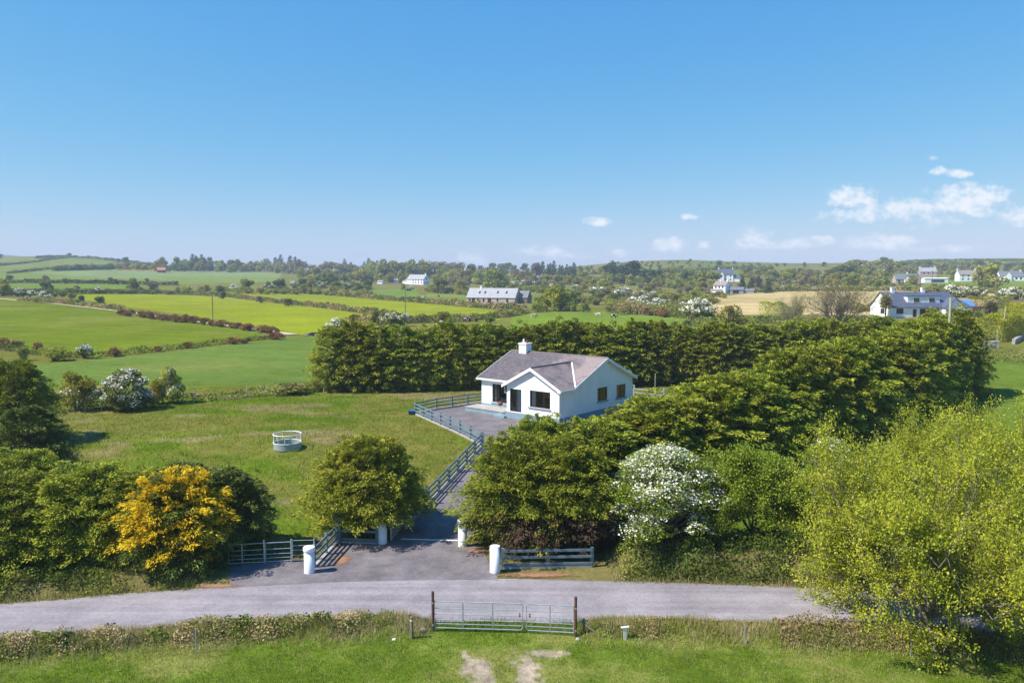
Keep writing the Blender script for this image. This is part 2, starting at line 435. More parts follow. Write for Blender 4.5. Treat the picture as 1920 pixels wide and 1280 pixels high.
# ------------------------------------------------------------------ mesh helpers
def mesh_np(name, V, quads=None, tris=None, mats=(), qm=None, tm=None, qtone=None, ttone=None, turf=None, smooth=False):
    me = bpy.data.meshes.new(name)
    V = np.asarray(V, np.float32)
    nq = 0 if quads is None else len(quads)
    nt_ = 0 if tris is None else len(tris)
    me.vertices.add(len(V)); me.vertices.foreach_set('co', V.ravel())
    loops = []
    if nq: loops.append(np.asarray(quads, np.int32).ravel())
    if nt_: loops.append(np.asarray(tris, np.int32).ravel())
    loops = np.concatenate(loops)
    me.loops.add(len(loops)); me.loops.foreach_set('vertex_index', loops)
    starts = np.concatenate([np.arange(nq) * 4, nq * 4 + np.arange(nt_) * 3]).astype(np.int32)
    me.polygons.add(nq + nt_)
    me.polygons.foreach_set('loop_start', starts)
    for m in mats: me.materials.append(m)
    mi = np.zeros(nq + nt_, np.int32)
    if qm is not None: mi[:nq] = qm
    if tm is not None: mi[nq:] = tm
    me.polygons.foreach_set('material_index', mi)
    if smooth: me.polygons.foreach_set('use_smooth', np.ones(nq + nt_, bool))
    if qtone is not None or ttone is not None:
        t = np.full(nq + nt_, 0.5, np.float32)
        if qtone is not None: t[:nq] = qtone
        if ttone is not None: t[nq:] = ttone
        a = me.attributes.new('tone', 'FLOAT', 'FACE'); a.data.foreach_set('value', t)
    if turf is not None:
        a = me.attributes.new('turf', 'FLOAT_COLOR', 'POINT')
        c = np.ones((len(V), 4), np.float32); c[:, :3] = turf
        a.data.foreach_set('color', c.ravel())
    me.update(calc_edges=True)
    return me

def link(name, data, parent=None, loc=None, rotz=0.0, scale=None):
    o = bpy.data.objects.new(name, data)
    COL.objects.link(o)
    if loc is not None: o.location = loc
    o.rotation_euler = (0, 0, rotz)
    if scale is not None: o.scale = scale
    if parent is not None: o.parent = parent
    return o

def tag(o, label=None, cat=None, group=None, kind=None):
    if label: o['label'] = label
    if cat: o['category'] = cat
    if group: o['group'] = group
    if kind: o['kind'] = kind
    return o

def thing(name, label, cat, loc=(0, 0, 0), rotz=0.0, group=None):
    return tag(link(name, None, None, loc, rotz), label, cat, group)

class MB:
    def __init__(s): s.v = []; s.f = []; s.m = []; s.uv = {}
    def face(s, pts, mi=0, uv=None):
        b = len(s.v); s.v += [tuple(p) for p in pts]
        s.f.append(tuple(range(b, b + len(pts)))); s.m.append(mi)
        if uv is not None: s.uv[len(s.f) - 1] = uv
        return s
    def box(s, lo, hi, mi=0):
        x0, y0, z0 = lo; x1, y1, z1 = hi
        return s.hexa([(x0, y0, z0), (x1, y0, z0), (x1, y1, z0), (x0, y1, z0)], [(x0, y0, z1), (x1, y0, z1), (x1, y1, z1), (x0, y1, z1)], mi)
    def hexa(s, bot, top, mi=0):
        b = len(s.v); n = len(bot)
        s.v += [tuple(p) for p in bot] + [tuple(p) for p in top]
        s.f.append(tuple(range(b + n - 1, b - 1, -1))); s.f.append(tuple(range(b + n, b + 2 * n)))
        for i in range(n):
            j = (i + 1) % n
            s.f.append((b + i, b + j, b + n + j, b + n + i))
        s.m += [mi] * (n + 2)
        return s
    def bar(s, p0, p1, w, h, mi=0):
        """a rectangular bar from p0 to p1 (w across, h upward)"""
        p0, p1 = Vector(p0), Vector(p1)
        d = (p1 - p0).normalized()
        side = d.cross(Vector((0, 0, 1)))
        if side.length < 1e-4: side = Vector((1, 0, 0))
        side.normalize(); up = side.cross(d).normalized()
        a, b = side * w / 2, up * h / 2
        return s.hexa([p0 - a - b, p0 + a - b, p0 + a + b, p0 - a + b], [p1 - a - b, p1 + a - b, p1 + a + b, p1 - a + b], mi)
    def tube(s, pts, rad, n=8, mi=0, cap=True):
        pts = [Vector(p) for p in pts]
        if not hasattr(rad, '__len__'): rad = [rad] * len(pts)
        rings = []
        for i, p in enumerate(pts):
            d = (pts[min(i + 1, len(pts) - 1)] - pts[max(i - 1, 0)]).normalized()
            a = d.cross(Vector((0, 0, 1)))
            if a.length < 1e-3: a = Vector((1, 0, 0))
            a.normalize(); b = d.cross(a).normalized()
            base = len(s.v)
            for k in range(n):
                t = 2 * math.pi * k / n
                s.v.append(tuple(p + (a * math.cos(t) + b * math.sin(t)) * rad[i]))
            rings.append(base)
        for r0, r1 in zip(rings, rings[1:]):
            for k in range(n):
                s.f.append((r0 + k, r0 + (k + 1) % n, r1 + (k + 1) % n, r1 + k)); s.m.append(mi)
        if cap:
            s.f.append(tuple(rings[0] + k for k in range(n - 1, -1, -1))); s.m.append(mi)
            s.f.append(tuple(rings[-1] + k for k in range(n))); s.m.append(mi)
        return s
    def lathe(s, prof, n=24, c=(0, 0), mi=0):
        rings = []
        for r, z in prof:
            base = len(s.v)
            for k in range(n):
                t = 2 * math.pi * k / n
                s.v.append((c[0] + r * math.cos(t), c[1] + r * math.sin(t), z))
            rings.append(base)
        for r0, r1 in zip(rings, rings[1:]):
            for k in range(n):
                s.f.append((r0 + k, r0 + (k + 1) % n, r1 + (k + 1) % n, r1 + k)); s.m.append(mi)
        s.f.append(tuple(rings[0] + k for k in range(n - 1, -1, -1))); s.m.append(mi)
        s.f.append(tuple(rings[-1] + k for k in range(n))); s.m.append(mi)
        return s
    def slab(s, p00, p10, p11, p01, th, mi=0, mi2=None):
        """a roof slope: top face with UVs in metres, thickness straight down"""
        P = [Vector(p) for p in (p00, p10, p11, p01)]
        ux = (P[1] - P[0]).normalized()
        nrm = (P[1] - P[0]).cross(P[3] - P[0]).normalized()
        vy = nrm.cross(ux)
        uv = [((p - P[0]).dot(ux), (p - P[0]).dot(vy)) for p in P]
        s.face(P, mi, uv)
        Q = [p - Vector((0, 0, th)) for p in P]
        m2 = mi if mi2 is None else mi2
        s.face(Q[::-1], m2)
        for i in range(4):
            j = (i + 1) % 4
            s.face([P[i], Q[i], Q[j], P[j]], m2)
        return s
    def mesh(s, name, mats, smooth=False):
        me = bpy.data.meshes.new(name)
        me.from_pydata(s.v, [], s.f)
        for m in mats: me.materials.append(m)
        me.polygons.foreach_set('material_index', np.array(s.m, np.int32))
        if s.uv:
            l = me.uv_layers.new(name='UVMap')
            for fi, uv in s.uv.items():
                for li, c in zip(me.polygons[fi].loop_indices, uv): l.data[li].uv = c
        if smooth: me.polygons.foreach_set('use_smooth', np.ones(len(s.f), bool))
        me.update()
        return me
    def build(s, name, mats, parent=None, smooth=False, loc=None, rotz=0.0):
        if not isinstance(mats, (list, tuple)): mats = [mats]
        return link(name, s.mesh(name, mats, smooth), parent, loc, rotz)

def drape(name, pts, m, off, step=1.5, kind='structure', turf=None):
    """a flat outline laid on the ground, cut into strips so that it follows the slope"""
    bm = bmesh.new()
    bm.faces.new([bm.verts.new((p[0], p[1], 0)) for p in pts])
    xs = [p[0] for p in pts]; ys = [p[1] for p in pts]
    for axis, lo, hi in ((0, min(xs), max(xs)), (1, min(ys), max(ys))):
        c = lo + step
        while c < hi:
            co = (c, 0, 0) if axis == 0 else (0, c, 0)
            no = (1, 0, 0) if axis == 0 else (0, 1, 0)
            bmesh.ops.bisect_plane(bm, geom=bm.verts[:] + bm.edges[:] + bm.faces[:], plane_co=co, plane_no=no, dist=1e-5)
            c += step
    bmesh.ops.triangulate(bm, faces=bm.faces[:])
    me = bpy.data.meshes.new(name)
    for v in bm.verts: v.co.z = zf(v.co.x, v.co.y) + off
    bmesh.ops.recalc_face_normals(bm, faces=bm.faces[:])
    bm.to_mesh(me); bm.free()
    me.materials.append(m)
    o = link(name, me)
    if kind: o['kind'] = kind
    return o

def frame_vectors(D, rng, jitter):
    """unit side vectors roughly level, at right angles to the directions D"""
    up = np.array([0, 0, 1.0]) + rng.normal(0, jitter, D.shape)
    S = np.cross(D, up)
    S /= np.linalg.norm(S, axis=1, keepdims=True) + 1e-9
    return S

def kites(P, D, S, Lg, W):
    """pointed leaves: one quad each"""
    n = len(P)
    V = np.empty((n, 4, 3))
    Lg = np.asarray(Lg)[:, None]; W = np.asarray(W)[:, None]
    V[:, 0] = P
    V[:, 1] = P + D * Lg * 0.45 + S * W * 0.5
    V[:, 2] = P + D * Lg
    V[:, 3] = P + D * Lg * 0.45 - S * W * 0.5
    return V.reshape(-1, 3), np.arange(n * 4).reshape(n, 4)

def unit(a): return a / (np.linalg.norm(a, axis=1, keepdims=True) + 1e-9)

# ================================================================== vegetation
def tubes_np(segs, n=5):
    """tapered branch pieces [(p0, p1, r0, r1)] as one array"""
    P0 = np.array([s[0] for s in segs], float); P1 = np.array([s[1] for s in segs], float)
    R0 = np.array([s[2] for s in segs], float); R1 = np.array([s[3] for s in segs], float)
    D = unit(P1 - P0)
    ref = np.where(np.abs(D[:, 2:3]) > 0.9, np.array([[1.0, 0, 0]]), np.array([[0, 0, 1.0]]))
    A = unit(np.cross(D, ref)); B = np.cross(D, A)
    t = np.arange(n) * 2 * math.pi / n
    ring = A[:, None, :] * np.cos(t)[None, :, None] + B[:, None, :] * np.sin(t)[None, :, None]
    V = np.concatenate([P0[:, None, :] + ring * R0[:, None, None], P1[:, None, :] + ring * R1[:, None, None]], axis=1)
    k = np.arange(n); k2 = (k + 1) % n
    q = np.stack([k, k2, n + k2, n + k], axis=1)
    Q = (np.arange(len(segs)) * 2 * n)[:, None, None] + q[None]
    return V.reshape(-1, 3), Q.reshape(-1, 4)

def cypress(name, seed, Ht, R, nb, nl, leaf, mats, bottom=0.04, gold=0.0, round_=2.4, leaders=14, dead=0.0):
    """crown of a big bushy cypress: layered boughs, each a drooping fan of flat sprays; returns (crown mesh, trunk mesh)"""
    rng = np.random.default_rng(seed)
    def prof(t):
        low = 0.80 + 0.20 * np.clip(t / 0.22, 0, 1)
        return R * low * np.clip(1 - np.clip((t - 0.30) / 0.72, 0, 1) ** round_, 0.02, 1) ** 0.62
    t = np.empty(0)
    while len(t) < nb:
        c = rng.uniform(bottom, 0.97, nb * 2)
        t = np.concatenate([t, c[rng.random(len(c)) < 0.25 + 0.75 * prof(c) / R]])
    t = np.sort(t[:nb])
    phi = np.arange(nb) * 2.39996 + rng.normal(0, 0.35, nb)
    lump = 0.74 + 0.54 * fbm(phi / math.pi * 2.2 + 9 * seed, t * 4.5, seed, 2)
    r = prof(t) * lump * rng.uniform(0.74, 1.14, nb)
    r[::9] *= rng.uniform(1.05, 1.2, len(r[::9]))          # a few boughs stick out
    z = t * Ht
    out = np.stack([np.cos(phi), np.sin(phi), np.zeros(nb)], 1)
    tip = out * r[:, None]; tip[:, 2] = z + rng.normal(0, 0.12, nb)
    rise = np.clip(0.30 + 0.9 * (t - 0.45), 0.12, 1.0)
    bl = np.clip(r * 0.62, 0.75, 2.3)
    base = tip - out * bl[:, None]; base[:, 2] -= bl * rise
    # a few upright leaders at the top
    if leaders:
        a = rng.uniform(0, 6.28, leaders); rr = R * 0.62 * np.sqrt(rng.random(leaders))
        tt = 1 - 0.20 * (rr / R) ** 1.2
        lt = np.stack([np.cos(a) * rr, np.sin(a) * rr, Ht * tt * rng.uniform(0.93, 1.06, leaders)], 1)
        lb = lt - np.stack([np.cos(a) * 0.25, np.sin(a) * 0.25, np.full(leaders, 1.15)], 1)
        tip = np.vstack([tip, lt]); base = np.vstack([base, lb]); bl = np.concatenate([bl, np.full(leaders, 1.15)])
        t = np.concatenate([t, tt])
    n = len(tip)
    D0 = unit(tip - base)
    S0 = frame_vectors(D0, rng, 0.28)
    U0 = np.cross(S0, D0)
    tone_b = rng.normal(0, 0.11, n)
    is_gold = rng.random(n) < gold * np.clip((t - 0.10) * 2.6, 0.15, 1.0)
    bi = np.repeat(np.arange(n), nl)
    m = len(bi)
    s = rng.beta(2.0, 1.15, m)
    wmax = (0.19 + 0.175 * bl)[bi]
    # sprays grow in a few fingers across the bough, so that its edge is feathery
    fing = rng.integers(-3, 4, m) / 3.0
    q = np.clip(fing + rng.normal(0, 0.10, m), -1.1, 1.1)
    wid = wmax * np.sin(np.pi * np.clip(s, 0.02, 1) ** 0.75) ** 0.7
    L = bl[bi]
    P = base[bi] + D0[bi] * (s * L)[:, None] + S0[bi] * (q * wid)[:, None]
    P += U0[bi] * (-0.20 * wid * q ** 2 + 0.06 * L * np.sin(np.pi * s) + rng.normal(0, 0.05, m) * (1 + L * 0.3))[:, None]
    P[:, 2] -= 0.16 * L * s ** 3
    D = D0[bi] * 1.0 + S0[bi] * (q * 0.75)[:, None] + rng.normal(0, 0.24, (m, 3))
    D[:, 2] -= 0.15 + 0.35 * s
    D = unit(D)
    S = frame_vectors(D, rng, 0.55)
    lg = leaf * rng.uniform(0.6, 1.4, m)
    V, Q = kites(P, D, S, lg, lg * rng.uniform(0.26, 0.42, m))
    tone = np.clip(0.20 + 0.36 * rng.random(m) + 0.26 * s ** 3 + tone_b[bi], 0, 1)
    mi = np.zeros(m, np.int32)
    if gold:
        mi[is_gold[bi] & (s > 0.30 + 0.28 * rng.random(m))] = 1
    if dead:
        side = np.clip(.5 + .5 * (P[:, 0] / R) - .35 * (P[:, 1] / R), 0, 1)
        mi[(rng.random(m) < dead * side * 1.4) & (P[:, 2] < Ht * (.30 + .12 * fbm(P[:, 0] * .9, P[:, 1] * .9, 7, 2)))] = 1
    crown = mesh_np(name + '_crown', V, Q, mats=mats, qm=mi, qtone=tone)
    segs = [((0, 0, -0.3), (0, 0, Ht * 0.55), 0.05 * R + 0.08, 0.10), ((0, 0, Ht * 0.55), (0.1, 0, Ht * 0.86), 0.10, 0.02)]
    for k in range(0, n - leaders, 5):
        b = base[k]; segs.append(((0, 0, max(0.3, b[2] - 0.5)), tuple(b + D0[k] * bl[k] * 0.5), 0.05, 0.012))
    V, Q = tubes_np(segs, 6)
    return crown, mesh_np(name + '_trunk', V, Q, mats=[M['bark']], smooth=True)

def skeleton(rng, base, lean, trunk_h, r0, limbs, spread, length, levels=3, upright=0.5, kids=3, wander=0.25):
    """branching skeleton: list of segments and list of twig points with directions"""
    segs, twigs = [], []
    top = np.array(base) + np.array([lean[0], lean[1], trunk_h])
    segs.append((tuple(base), tuple(top), r0 * 1.15, r0 * 0.85))
    def grow(p, d, ln, r, lev):
        k = max(2, int(ln / 0.55))
        for i in range(k):
            d = d + rng.normal(0, wander / k ** 0.5, 3); d[2] += 0.04 * upright
            d = d / np.linalg.norm(d)
            q = p + d * ln / k
            segs.append((tuple(p), tuple(q), r, r * 0.84)); r *= 0.84
            if lev <= 1: twigs.append((q, d, lev))
            if lev > 0 and i >= (1 if lev == levels else 0):
                for _ in range(kids if i == k - 1 else max(1, kids - 2)):
                    s = unit((d + rng.normal(0, 0.62, 3))[None])[0]
                    s[2] += 0.18 * upright; s /= np.linalg.norm(s)
                    grow(q, s, ln * rng.uniform(0.48, 0.72), r * 0.7, lev - 1)
            p = q
    for i in range(limbs):
        a = 2 * math.pi * (i + rng.uniform(-0.3, 0.3)) / limbs
        el = rng.uniform(0.25, 0.95) * upright + rng.uniform(0.05, 0.45)
        d = np.array([math.cos(a) * spread, math.sin(a) * spread, el]); d /= np.linalg.norm(d)
        grow(top - np.array([0, 0, trunk_h * rng.uniform(0, 0.45)]), d, length * rng.uniform(0.8, 1.2), r0 * 0.55, levels)
    return segs, twigs

def leafy(name, rng, segs, twigs, per, reach, leaf, mats, barkmat, width=0.62, flower=0.0, flower_per=0, tone_lo=0.15, flower_sel=None, fsize=1.0):
    TP = np.array([t[0] for t in twigs]); TD = np.array([t[1] for t in twigs])
    n = len(TP)
    bi = np.repeat(np.arange(n), per); m = len(bi)
    P = TP[bi] + rng.normal(0, reach, (m, 3)) * np.array([1, 1, 0.8]) + TD[bi] * rng.uniform(-0.3, 0.35, m)[:, None]
    D = unit(TD[bi] * 0.5 + rng.normal(0, 0.8, (m, 3)))
    S = frame_vectors(D, rng, 0.8)
    lg = leaf * rng.uniform(0.6, 1.35, m)
    V, Q = kites(P, D, S, lg, lg * width)
    tone = np.clip(tone_lo + 0.55 * rng.random(m) + rng.normal(0, 0.13, n)[bi], 0, 1)
    mi = np.zeros(m, np.int32)
    if flower:
        f = rng.random(n) < flower if flower_sel is None else flower_sel(TP, rng)
        fi = np.repeat(np.nonzero(f)[0], flower_per)
        k = len(fi)
        FP = TP[fi] + rng.normal(0, reach * 0.85, (k, 3)) + np.array([0, 0, reach * 0.35])
        FD = unit(rng.normal(0, 1, (k, 3)) * np.array([1, 1, 0.4]))
        FS = frame_vectors(FD, rng, 0.5)
        fl = leaf * 0.95 * fsize * rng.uniform(0.6, 1.3, k)
        V2, Q2 = kites(FP, FD, FS, fl, fl * 0.9)
        Q = np.vstack([Q, Q2 + len(V)]); V = np.vstack([V, V2])
        tone = np.concatenate([tone, rng.random(k)]); mi = np.concatenate([mi, np.ones(k, np.int32)])
    crown = mesh_np(name + '_crown', V, Q, mats=mats, qm=mi, qtone=tone)
    V, Q = tubes_np(segs, 5)
    return crown, mesh_np(name + '_trunk', V, Q, mats=[barkmat], smooth=True)

def clump_crown(rng, lobes, nleaf, leaf, flat=0.85, shell=0.35):
    """leaf quads over and inside a set of lobes [(centre, radius)]; returns verts, quads, height inside the lobe (-1..1)"""
    C = np.array([l[0] for l in lobes], float); R = np.array([l[1] for l in lobes], float)
    w = R ** 2 / np.sum(R ** 2)
    li = rng.choice(len(lobes), nleaf, p=w)
    d = unit(rng.normal(0, 1, (nleaf, 3)))
    rad = R[li] * (1 - shell * rng.random(nleaf) ** 1.6) * rng.uniform(0.86, 1.12, nleaf)
    P = C[li] + d * rad[:, None] * np.array([1, 1, flat])
    D = unit(rng.normal(0, 1, (nleaf, 3)) + d * 0.5)
    S = frame_vectors(D, rng, 1.0)
    lg = leaf * rng.uniform(0.6, 1.4, nleaf)
    V, Q = kites(P - D * (lg * 0.5)[:, None], D, S, lg, lg * 0.75)
    return V, Q, d, li, P

def bushy(name, seed, nl, nleaf, leaf, mats, white=0.0, lean=0.0, lobe=(.13, .22), low=.10, stems=True):
    """dense shrub of unit height and width about 1.1: leaves over many lobes, blossom on the sunny upper sides of most of them"""
    rng = np.random.default_rng(seed)
    lobes = []
    for k in range(nl):
        a = rng.uniform(0, 6.28); t = rng.random() ** .8
        rr = 0.46 * math.sqrt(rng.uniform(.15, 1)) * math.sqrt(max(.05, 1 - (t * 1.02) ** 2.2))
        lobes.append(((math.cos(a) * rr + lean * t, math.sin(a) * rr, low + .04 + (0.82 - low) * t), rng.uniform(*lobe)))
    V, Q, d, li, P = clump_crown(rng, lobes, nleaf, leaf, flat=.8, shell=.5)
    tone = np.clip(0.22 + 0.45 * rng.random(len(Q)) + rng.normal(0, .14, nl)[li], 0, 1)
    mi = np.zeros(len(Q), np.int32)
    if white:
        on = rng.random(nl) < white
        mi[on[li] & (rng.random(len(Q)) < .56) & (d[:, 2] * .8 - d[:, 0] * .35 > -.30 + rng.normal(0, .22, len(Q)))] = 1
    crown = mesh_np(name + '_crown', V, Q, mats=mats, qm=mi, qtone=tone)
    segs = [((rng.normal(0, .03), rng.normal(0, .03), -.04), tuple(np.array(l[0]) * .9), .016, .004) for l in lobes[::2]]
    V, Q = tubes_np(segs, 5)
    return crown, mesh_np(name + '_trunk', V, Q, mats=[M['greybark']], smooth=True)

def far_tree(name, seed, kind):
    """a distant tree or bush of unit height: crown and stem in one mesh (it is only a few pixels tall)"""
    rng = np.random.default_rng(seed)
    mats, tm = [], 'bark'
    lobes = []
    segs = []
    if kind in ('broad', 'bare', 'lime', 'purple', 'dark'):
        nl = 17
        for k in range(nl):
            a = rng.uniform(0, 6.28); t = rng.random()
            rr = 0.42 * math.sqrt(rng.random()) * (1.08 - 0.62 * t ** 1.5)
            lobes.append(((math.cos(a) * rr, math.sin(a) * rr, 0.16 + 0.64 * t), rng.uniform(0.13, 0.21)))
        segs = [((0, 0, -0.05), (0, 0, 0.35), 0.035, 0.022)] + [((0, 0, 0.2), l[0], 0.016, 0.006) for l in lobes]
        V, Q, d, li, P = clump_crown(rng, lobes, 1500 if kind != 'bare' else 1000, 0.085)
        mats = [M[{'broad': 'fbroad', 'bare': 'fbare', 'lime': 'flime', 'purple': 'fpurple', 'dark': 'fdark'}[kind]], M['bark']]
    elif kind == 'conif':
        nb = 46
        pts = []
        for k in range(nb):
            t = 0.03 + 0.95 * k / nb
            a = k * 2.4 + rng.normal(0, 0.3); r = 0.28 * (1.03 - t) ** 0.75 * rng.uniform(0.65, 1.2)
            lobes.append(((math.cos(a) * r * 0.72, math.sin(a) * r * 0.72, t - 0.02), 0.035 + r * 0.34))
        segs = [((0, 0, -0.05), (0, 0, 0.95), 0.022, 0.004)]
        V, Q, d, li, P = clump_crown(rng, lobes, 1000, 0.06, flat=0.55)
        mats = [M['fconif'], M['bark']]
    elif kind == 'pine':
        for k in range(18):
            a = rng.uniform(0, 6.28); t = rng.random()
            rr = 0.30 * math.sqrt(rng.random()) * (1.1 - 0.7 * t)
            lobes.append(((math.cos(a) * rr, math.sin(a) * rr, 0.12 + 0.78 * t), rng.uniform(0.09, 0.16)))
        segs = [((0, 0, -0.05), (0, 0, 0.85), 0.03, 0.01)]
        V, Q, d, li, P = clump_crown(rng, lobes, 1000, 0.06, flat=0.7)
        mats = [M['fconif'], M['bark']]
    elif kind in ('haw', 'shrub', 'gorse', 'dshrub', 'olive'):
        for k in range(10):
            a = rng.uniform(0, 6.28); t = rng.random()
            rr = 0.52 * math.sqrt(rng.random()) * (1.05 - 0.6 * t)
            lobes.append(((math.cos(a) * rr, math.sin(a) * rr, 0.22 + 0.50 * t), rng.uniform(0.17, 0.27)))
        segs = [((0, 0, -0.05), l[0], 0.025, 0.008) for l in lobes]
        V, Q, d, li, P = clump_crown(rng, lobes, 950, 0.10)
        mats = [M[{'haw': 'scrubgreen', 'shrub': 'fbroad', 'gorse': 'gorse', 'dshrub': 'fdark', 'olive': 'scrub'}[kind]], M['bark']]
    tone = np.clip(0.25 + 0.4 * rng.random(len(Q)) + rng.normal(0, 0.14, len(lobes))[li], 0, 1)
    mi = np.zeros(len(Q), np.int32)
    if kind == 'haw':
        mats.append(M['blossom'])
        white = rng.random(len(lobes)) < 0.75
        mi[(rng.random(len(Q)) < 0.78) & white[li] & (d[:, 2] > -0.15) & (P[:, 2] > 0.38)] = 2
    tv, tq = tubes_np(segs, 5)
    nq = len(Q)
    Q = np.vstack([Q, tq + len(V)]); V = np.vstack([V, tv])
    mi = np.concatenate([mi, np.ones(len(tq), np.int32)])
    tone = np.concatenate([tone, np.full(len(tq), 0.5)])
    return mesh_np(name, V, Q, mats=mats, qm=mi, qtone=tone)

FAR = {k: [far_tree('distant_' + k, 100 + 7 * i + 31 * j, k) for i in range(3)]
       for j, k in enumerate(('broad', 'bare', 'lime', 'purple', 'dark', 'conif', 'pine', 'haw', 'shrub', 'gorse', 'dshrub', 'olive'))}

def hedge_mesh(name, pts, width, height, leaf, mats, per_m, seed=1, rough=0.5, blunt=False, gaps=0.0):
    """scrub or clipped hedge along a line on the ground (world xy points)"""
    rng = np.random.default_rng(seed)
    P = np.array([(p[0], p[1]) for p in pts], float)
    seg = np.linalg.norm(np.diff(P, axis=0), axis=1)
    cum = np.concatenate([[0], np.cumsum(seg)])
    n = int(cum[-1] * per_m)
    s = rng.uniform(0, cum[-1], n)
    x0 = np.interp(s, cum, P[:, 0]); y0 = np.interp(s, cum, P[:, 1])
    k = np.clip(np.searchsorted(cum, s) - 1, 0, len(seg) - 1)
    d = (P[k + 1] - P[k]) / seg[k][:, None]
    nx, ny = -d[:, 1], d[:, 0]
    hs = height * ((1 - rough) + 2 * rough * fbm(s / (height * 1.6), s * 0 + seed, seed, 3))
    if blunt:
        f = rng.random(n)
        q = np.where(f < 0.45, rng.uniform(-1, 1, n), np.sign(rng.random(n) - 0.5) * rng.uniform(0.86, 1.03, n))
        zz = np.where(f < 0.45, rng.uniform(0.93, 1.02, n), rng.random(n))
    else:
        a = rng.uniform(0, math.pi, n); rr = 1 - 0.45 * rng.random(n) ** 1.5
        q = np.cos(a) * rr; zz = np.sin(a) * rr
    X = x0 + nx * q * width / 2; Y = y0 + ny * q * width / 2
    X += rng.normal(0, 0.06 * width, n); Y += rng.normal(0, 0.06 * width, n)
    Zz = Z(X, Y) + zz * hs
    if gaps:
        k = fbm(X / 1.1, Y / 0.8, seed + 9, 3) > gaps + rng.normal(0, .04, n)
        X, Y, Zz, s, q = X[k], Y[k], Zz[k], s[k], q[k]; n = len(X)
    D = unit(rng.normal(0, 1, (n, 3)) + np.array([0, 0, 0.3])); S = frame_vectors(D, rng, 1.0)
    lg = leaf * rng.uniform(0.6, 1.4, n)
    V, Q = kites(np.stack([X, Y, Zz], 1) - D * (lg * 0.5)[:, None], D, S, lg, lg * 0.7)
    cl = fbm(s / (height * 2.2) + 31, q * 0.8, seed + 5, 2)
    tone = np.clip(0.1 + 0.8 * np.clip((cl - 0.3) / 0.4, 0, 1) * 0.8 + 0.28 * (rng.random(n) - 0.3), 0, 1)
    return mesh_np(name, V, Q, mats=mats, qtone=tone)

# ------------------------------------------------------------------ colour of the turf
def poly_mask(px, py, poly):
    inside = np.zeros(px.shape, bool)
    n = len(poly)
    for i in range(n):
        x1, y1 = poly[i]; x2, y2 = poly[(i + 1) % n]
        c = ((y1 > py) != (y2 > py))
        with np.errstate(divide='ignore', invalid='ignore'):
            xi = (x2 - x1) * (py - y1) / (y2 - y1) + x1
        inside ^= c & (px < xi)
    return inside

G_FIELD = (0.118, 0.156, 0.011); G_YEL = (0.202, 0.230, 0.011); G_COOL = (0.106, 0.158, 0.030); G_ROUGH = (0.14, 0.145, 0.028)
FIELDS = [   # photo outline of each field on the slopes ahead, and its grass
    ([(-200, 470), (300, 480), (300, 510), (-200, 515)], (0.114, 0.137, 0.028)),
    ([(-200, 485), (130, 478), (60, 490), (-200, 500)], (0.141, 0.152, 0.033)),
    ([(-200, 503), (60, 491), (130, 485), (205, 490), (210, 502), (110, 507), (60, 511), (-200, 516)], (0.132, 0.167, 0.033)),
    ([(60, 511), (110, 506), (200, 504), (330, 507), (530, 511), (520, 524), (330, 526), (150, 519)], (0.167, 0.220, 0.083)),
    ([(205, 503), (310, 503), (312, 511), (230, 508)], (0.238, 0.190, 0.050)),
    ([(-200, 515), (60, 512), (150, 520), (320, 527), (330, 534), (-200, 530)], (0.132, 0.182, 0.033)),
    ([(300, 518), (525, 520), (530, 528), (330, 533)], (0.150, 0.198, 0.039)),
    ([(20, 532), (240, 533), (250, 542), (20, 548)], (0.123, 0.175, 0.022)),
    ([(-300, 540), (0, 562), (160, 573), (330, 597), (510, 624), (430, 642), (330, 652), (180, 668), (60, 660), (0, 645), (-300, 640)], G_FIELD),
    ([(95, 551), (300, 550), (420, 556), (560, 572), (690, 586), (720, 600), (690, 640), (600, 634), (520, 618), (440, 604), (330, 587), (230, 575)], G_YEL),
    ([(425, 547), (640, 552), (780, 567), (955, 584), (935, 600), (800, 604), (700, 583), (560, 567), (450, 556)], G_YEL),
    ([(690, 543), (780, 541), (790, 560), (690, 556)], (0.132, 0.198, 0.028)),
    ([(800, 550), (890, 553), (880, 566), (800, 562)], (0.150, 0.198, 0.033)),
    ([(20, 694), (60, 684), (200, 672), (420, 648), (520, 634), (640, 628), (690, 740), (590, 722), (440, 738), (300, 752), (150, 760), (20, 780)], G_COOL),
    ([(960, 592), (1060, 582), (1130, 584), (1290, 592), (1340, 640), (950, 640)], (0.132, 0.190, 0.022)),
    ([(1075, 545), (1200, 545), (1190, 556), (1080, 552)], (0.141, 0.167, 0.028)),
    ([(1320, 590), (1335, 558), (1400, 550), (1480, 546), (1700, 545), (2100, 549), (2100, 566), (1880, 560), (1830, 590), (1500, 590), (1420, 590)], (0.430, 0.327, 0.160)),
    ([(1240, 487), (1320, 484), (1420, 492), (1400, 496), (1240, 494)], (0.079, 0.129, 0.017)),
    ([(1200, 503), (1290, 503), (1290, 512), (1190, 513)], (0.097, 0.167, 0.019)),
    ([(1370, 510), (1430, 510), (1450, 520), (1370, 522)], (0.106, 0.152, 0.028)),
    ([(1640, 530), (1960, 524), (2100, 530), (2100, 542), (1640, 540)], (0.132, 0.182, 0.028)),
    ([(1740, 486), (2100, 484), (2100, 494), (1740, 496)], (0.097, 0.129, 0.028)),
]
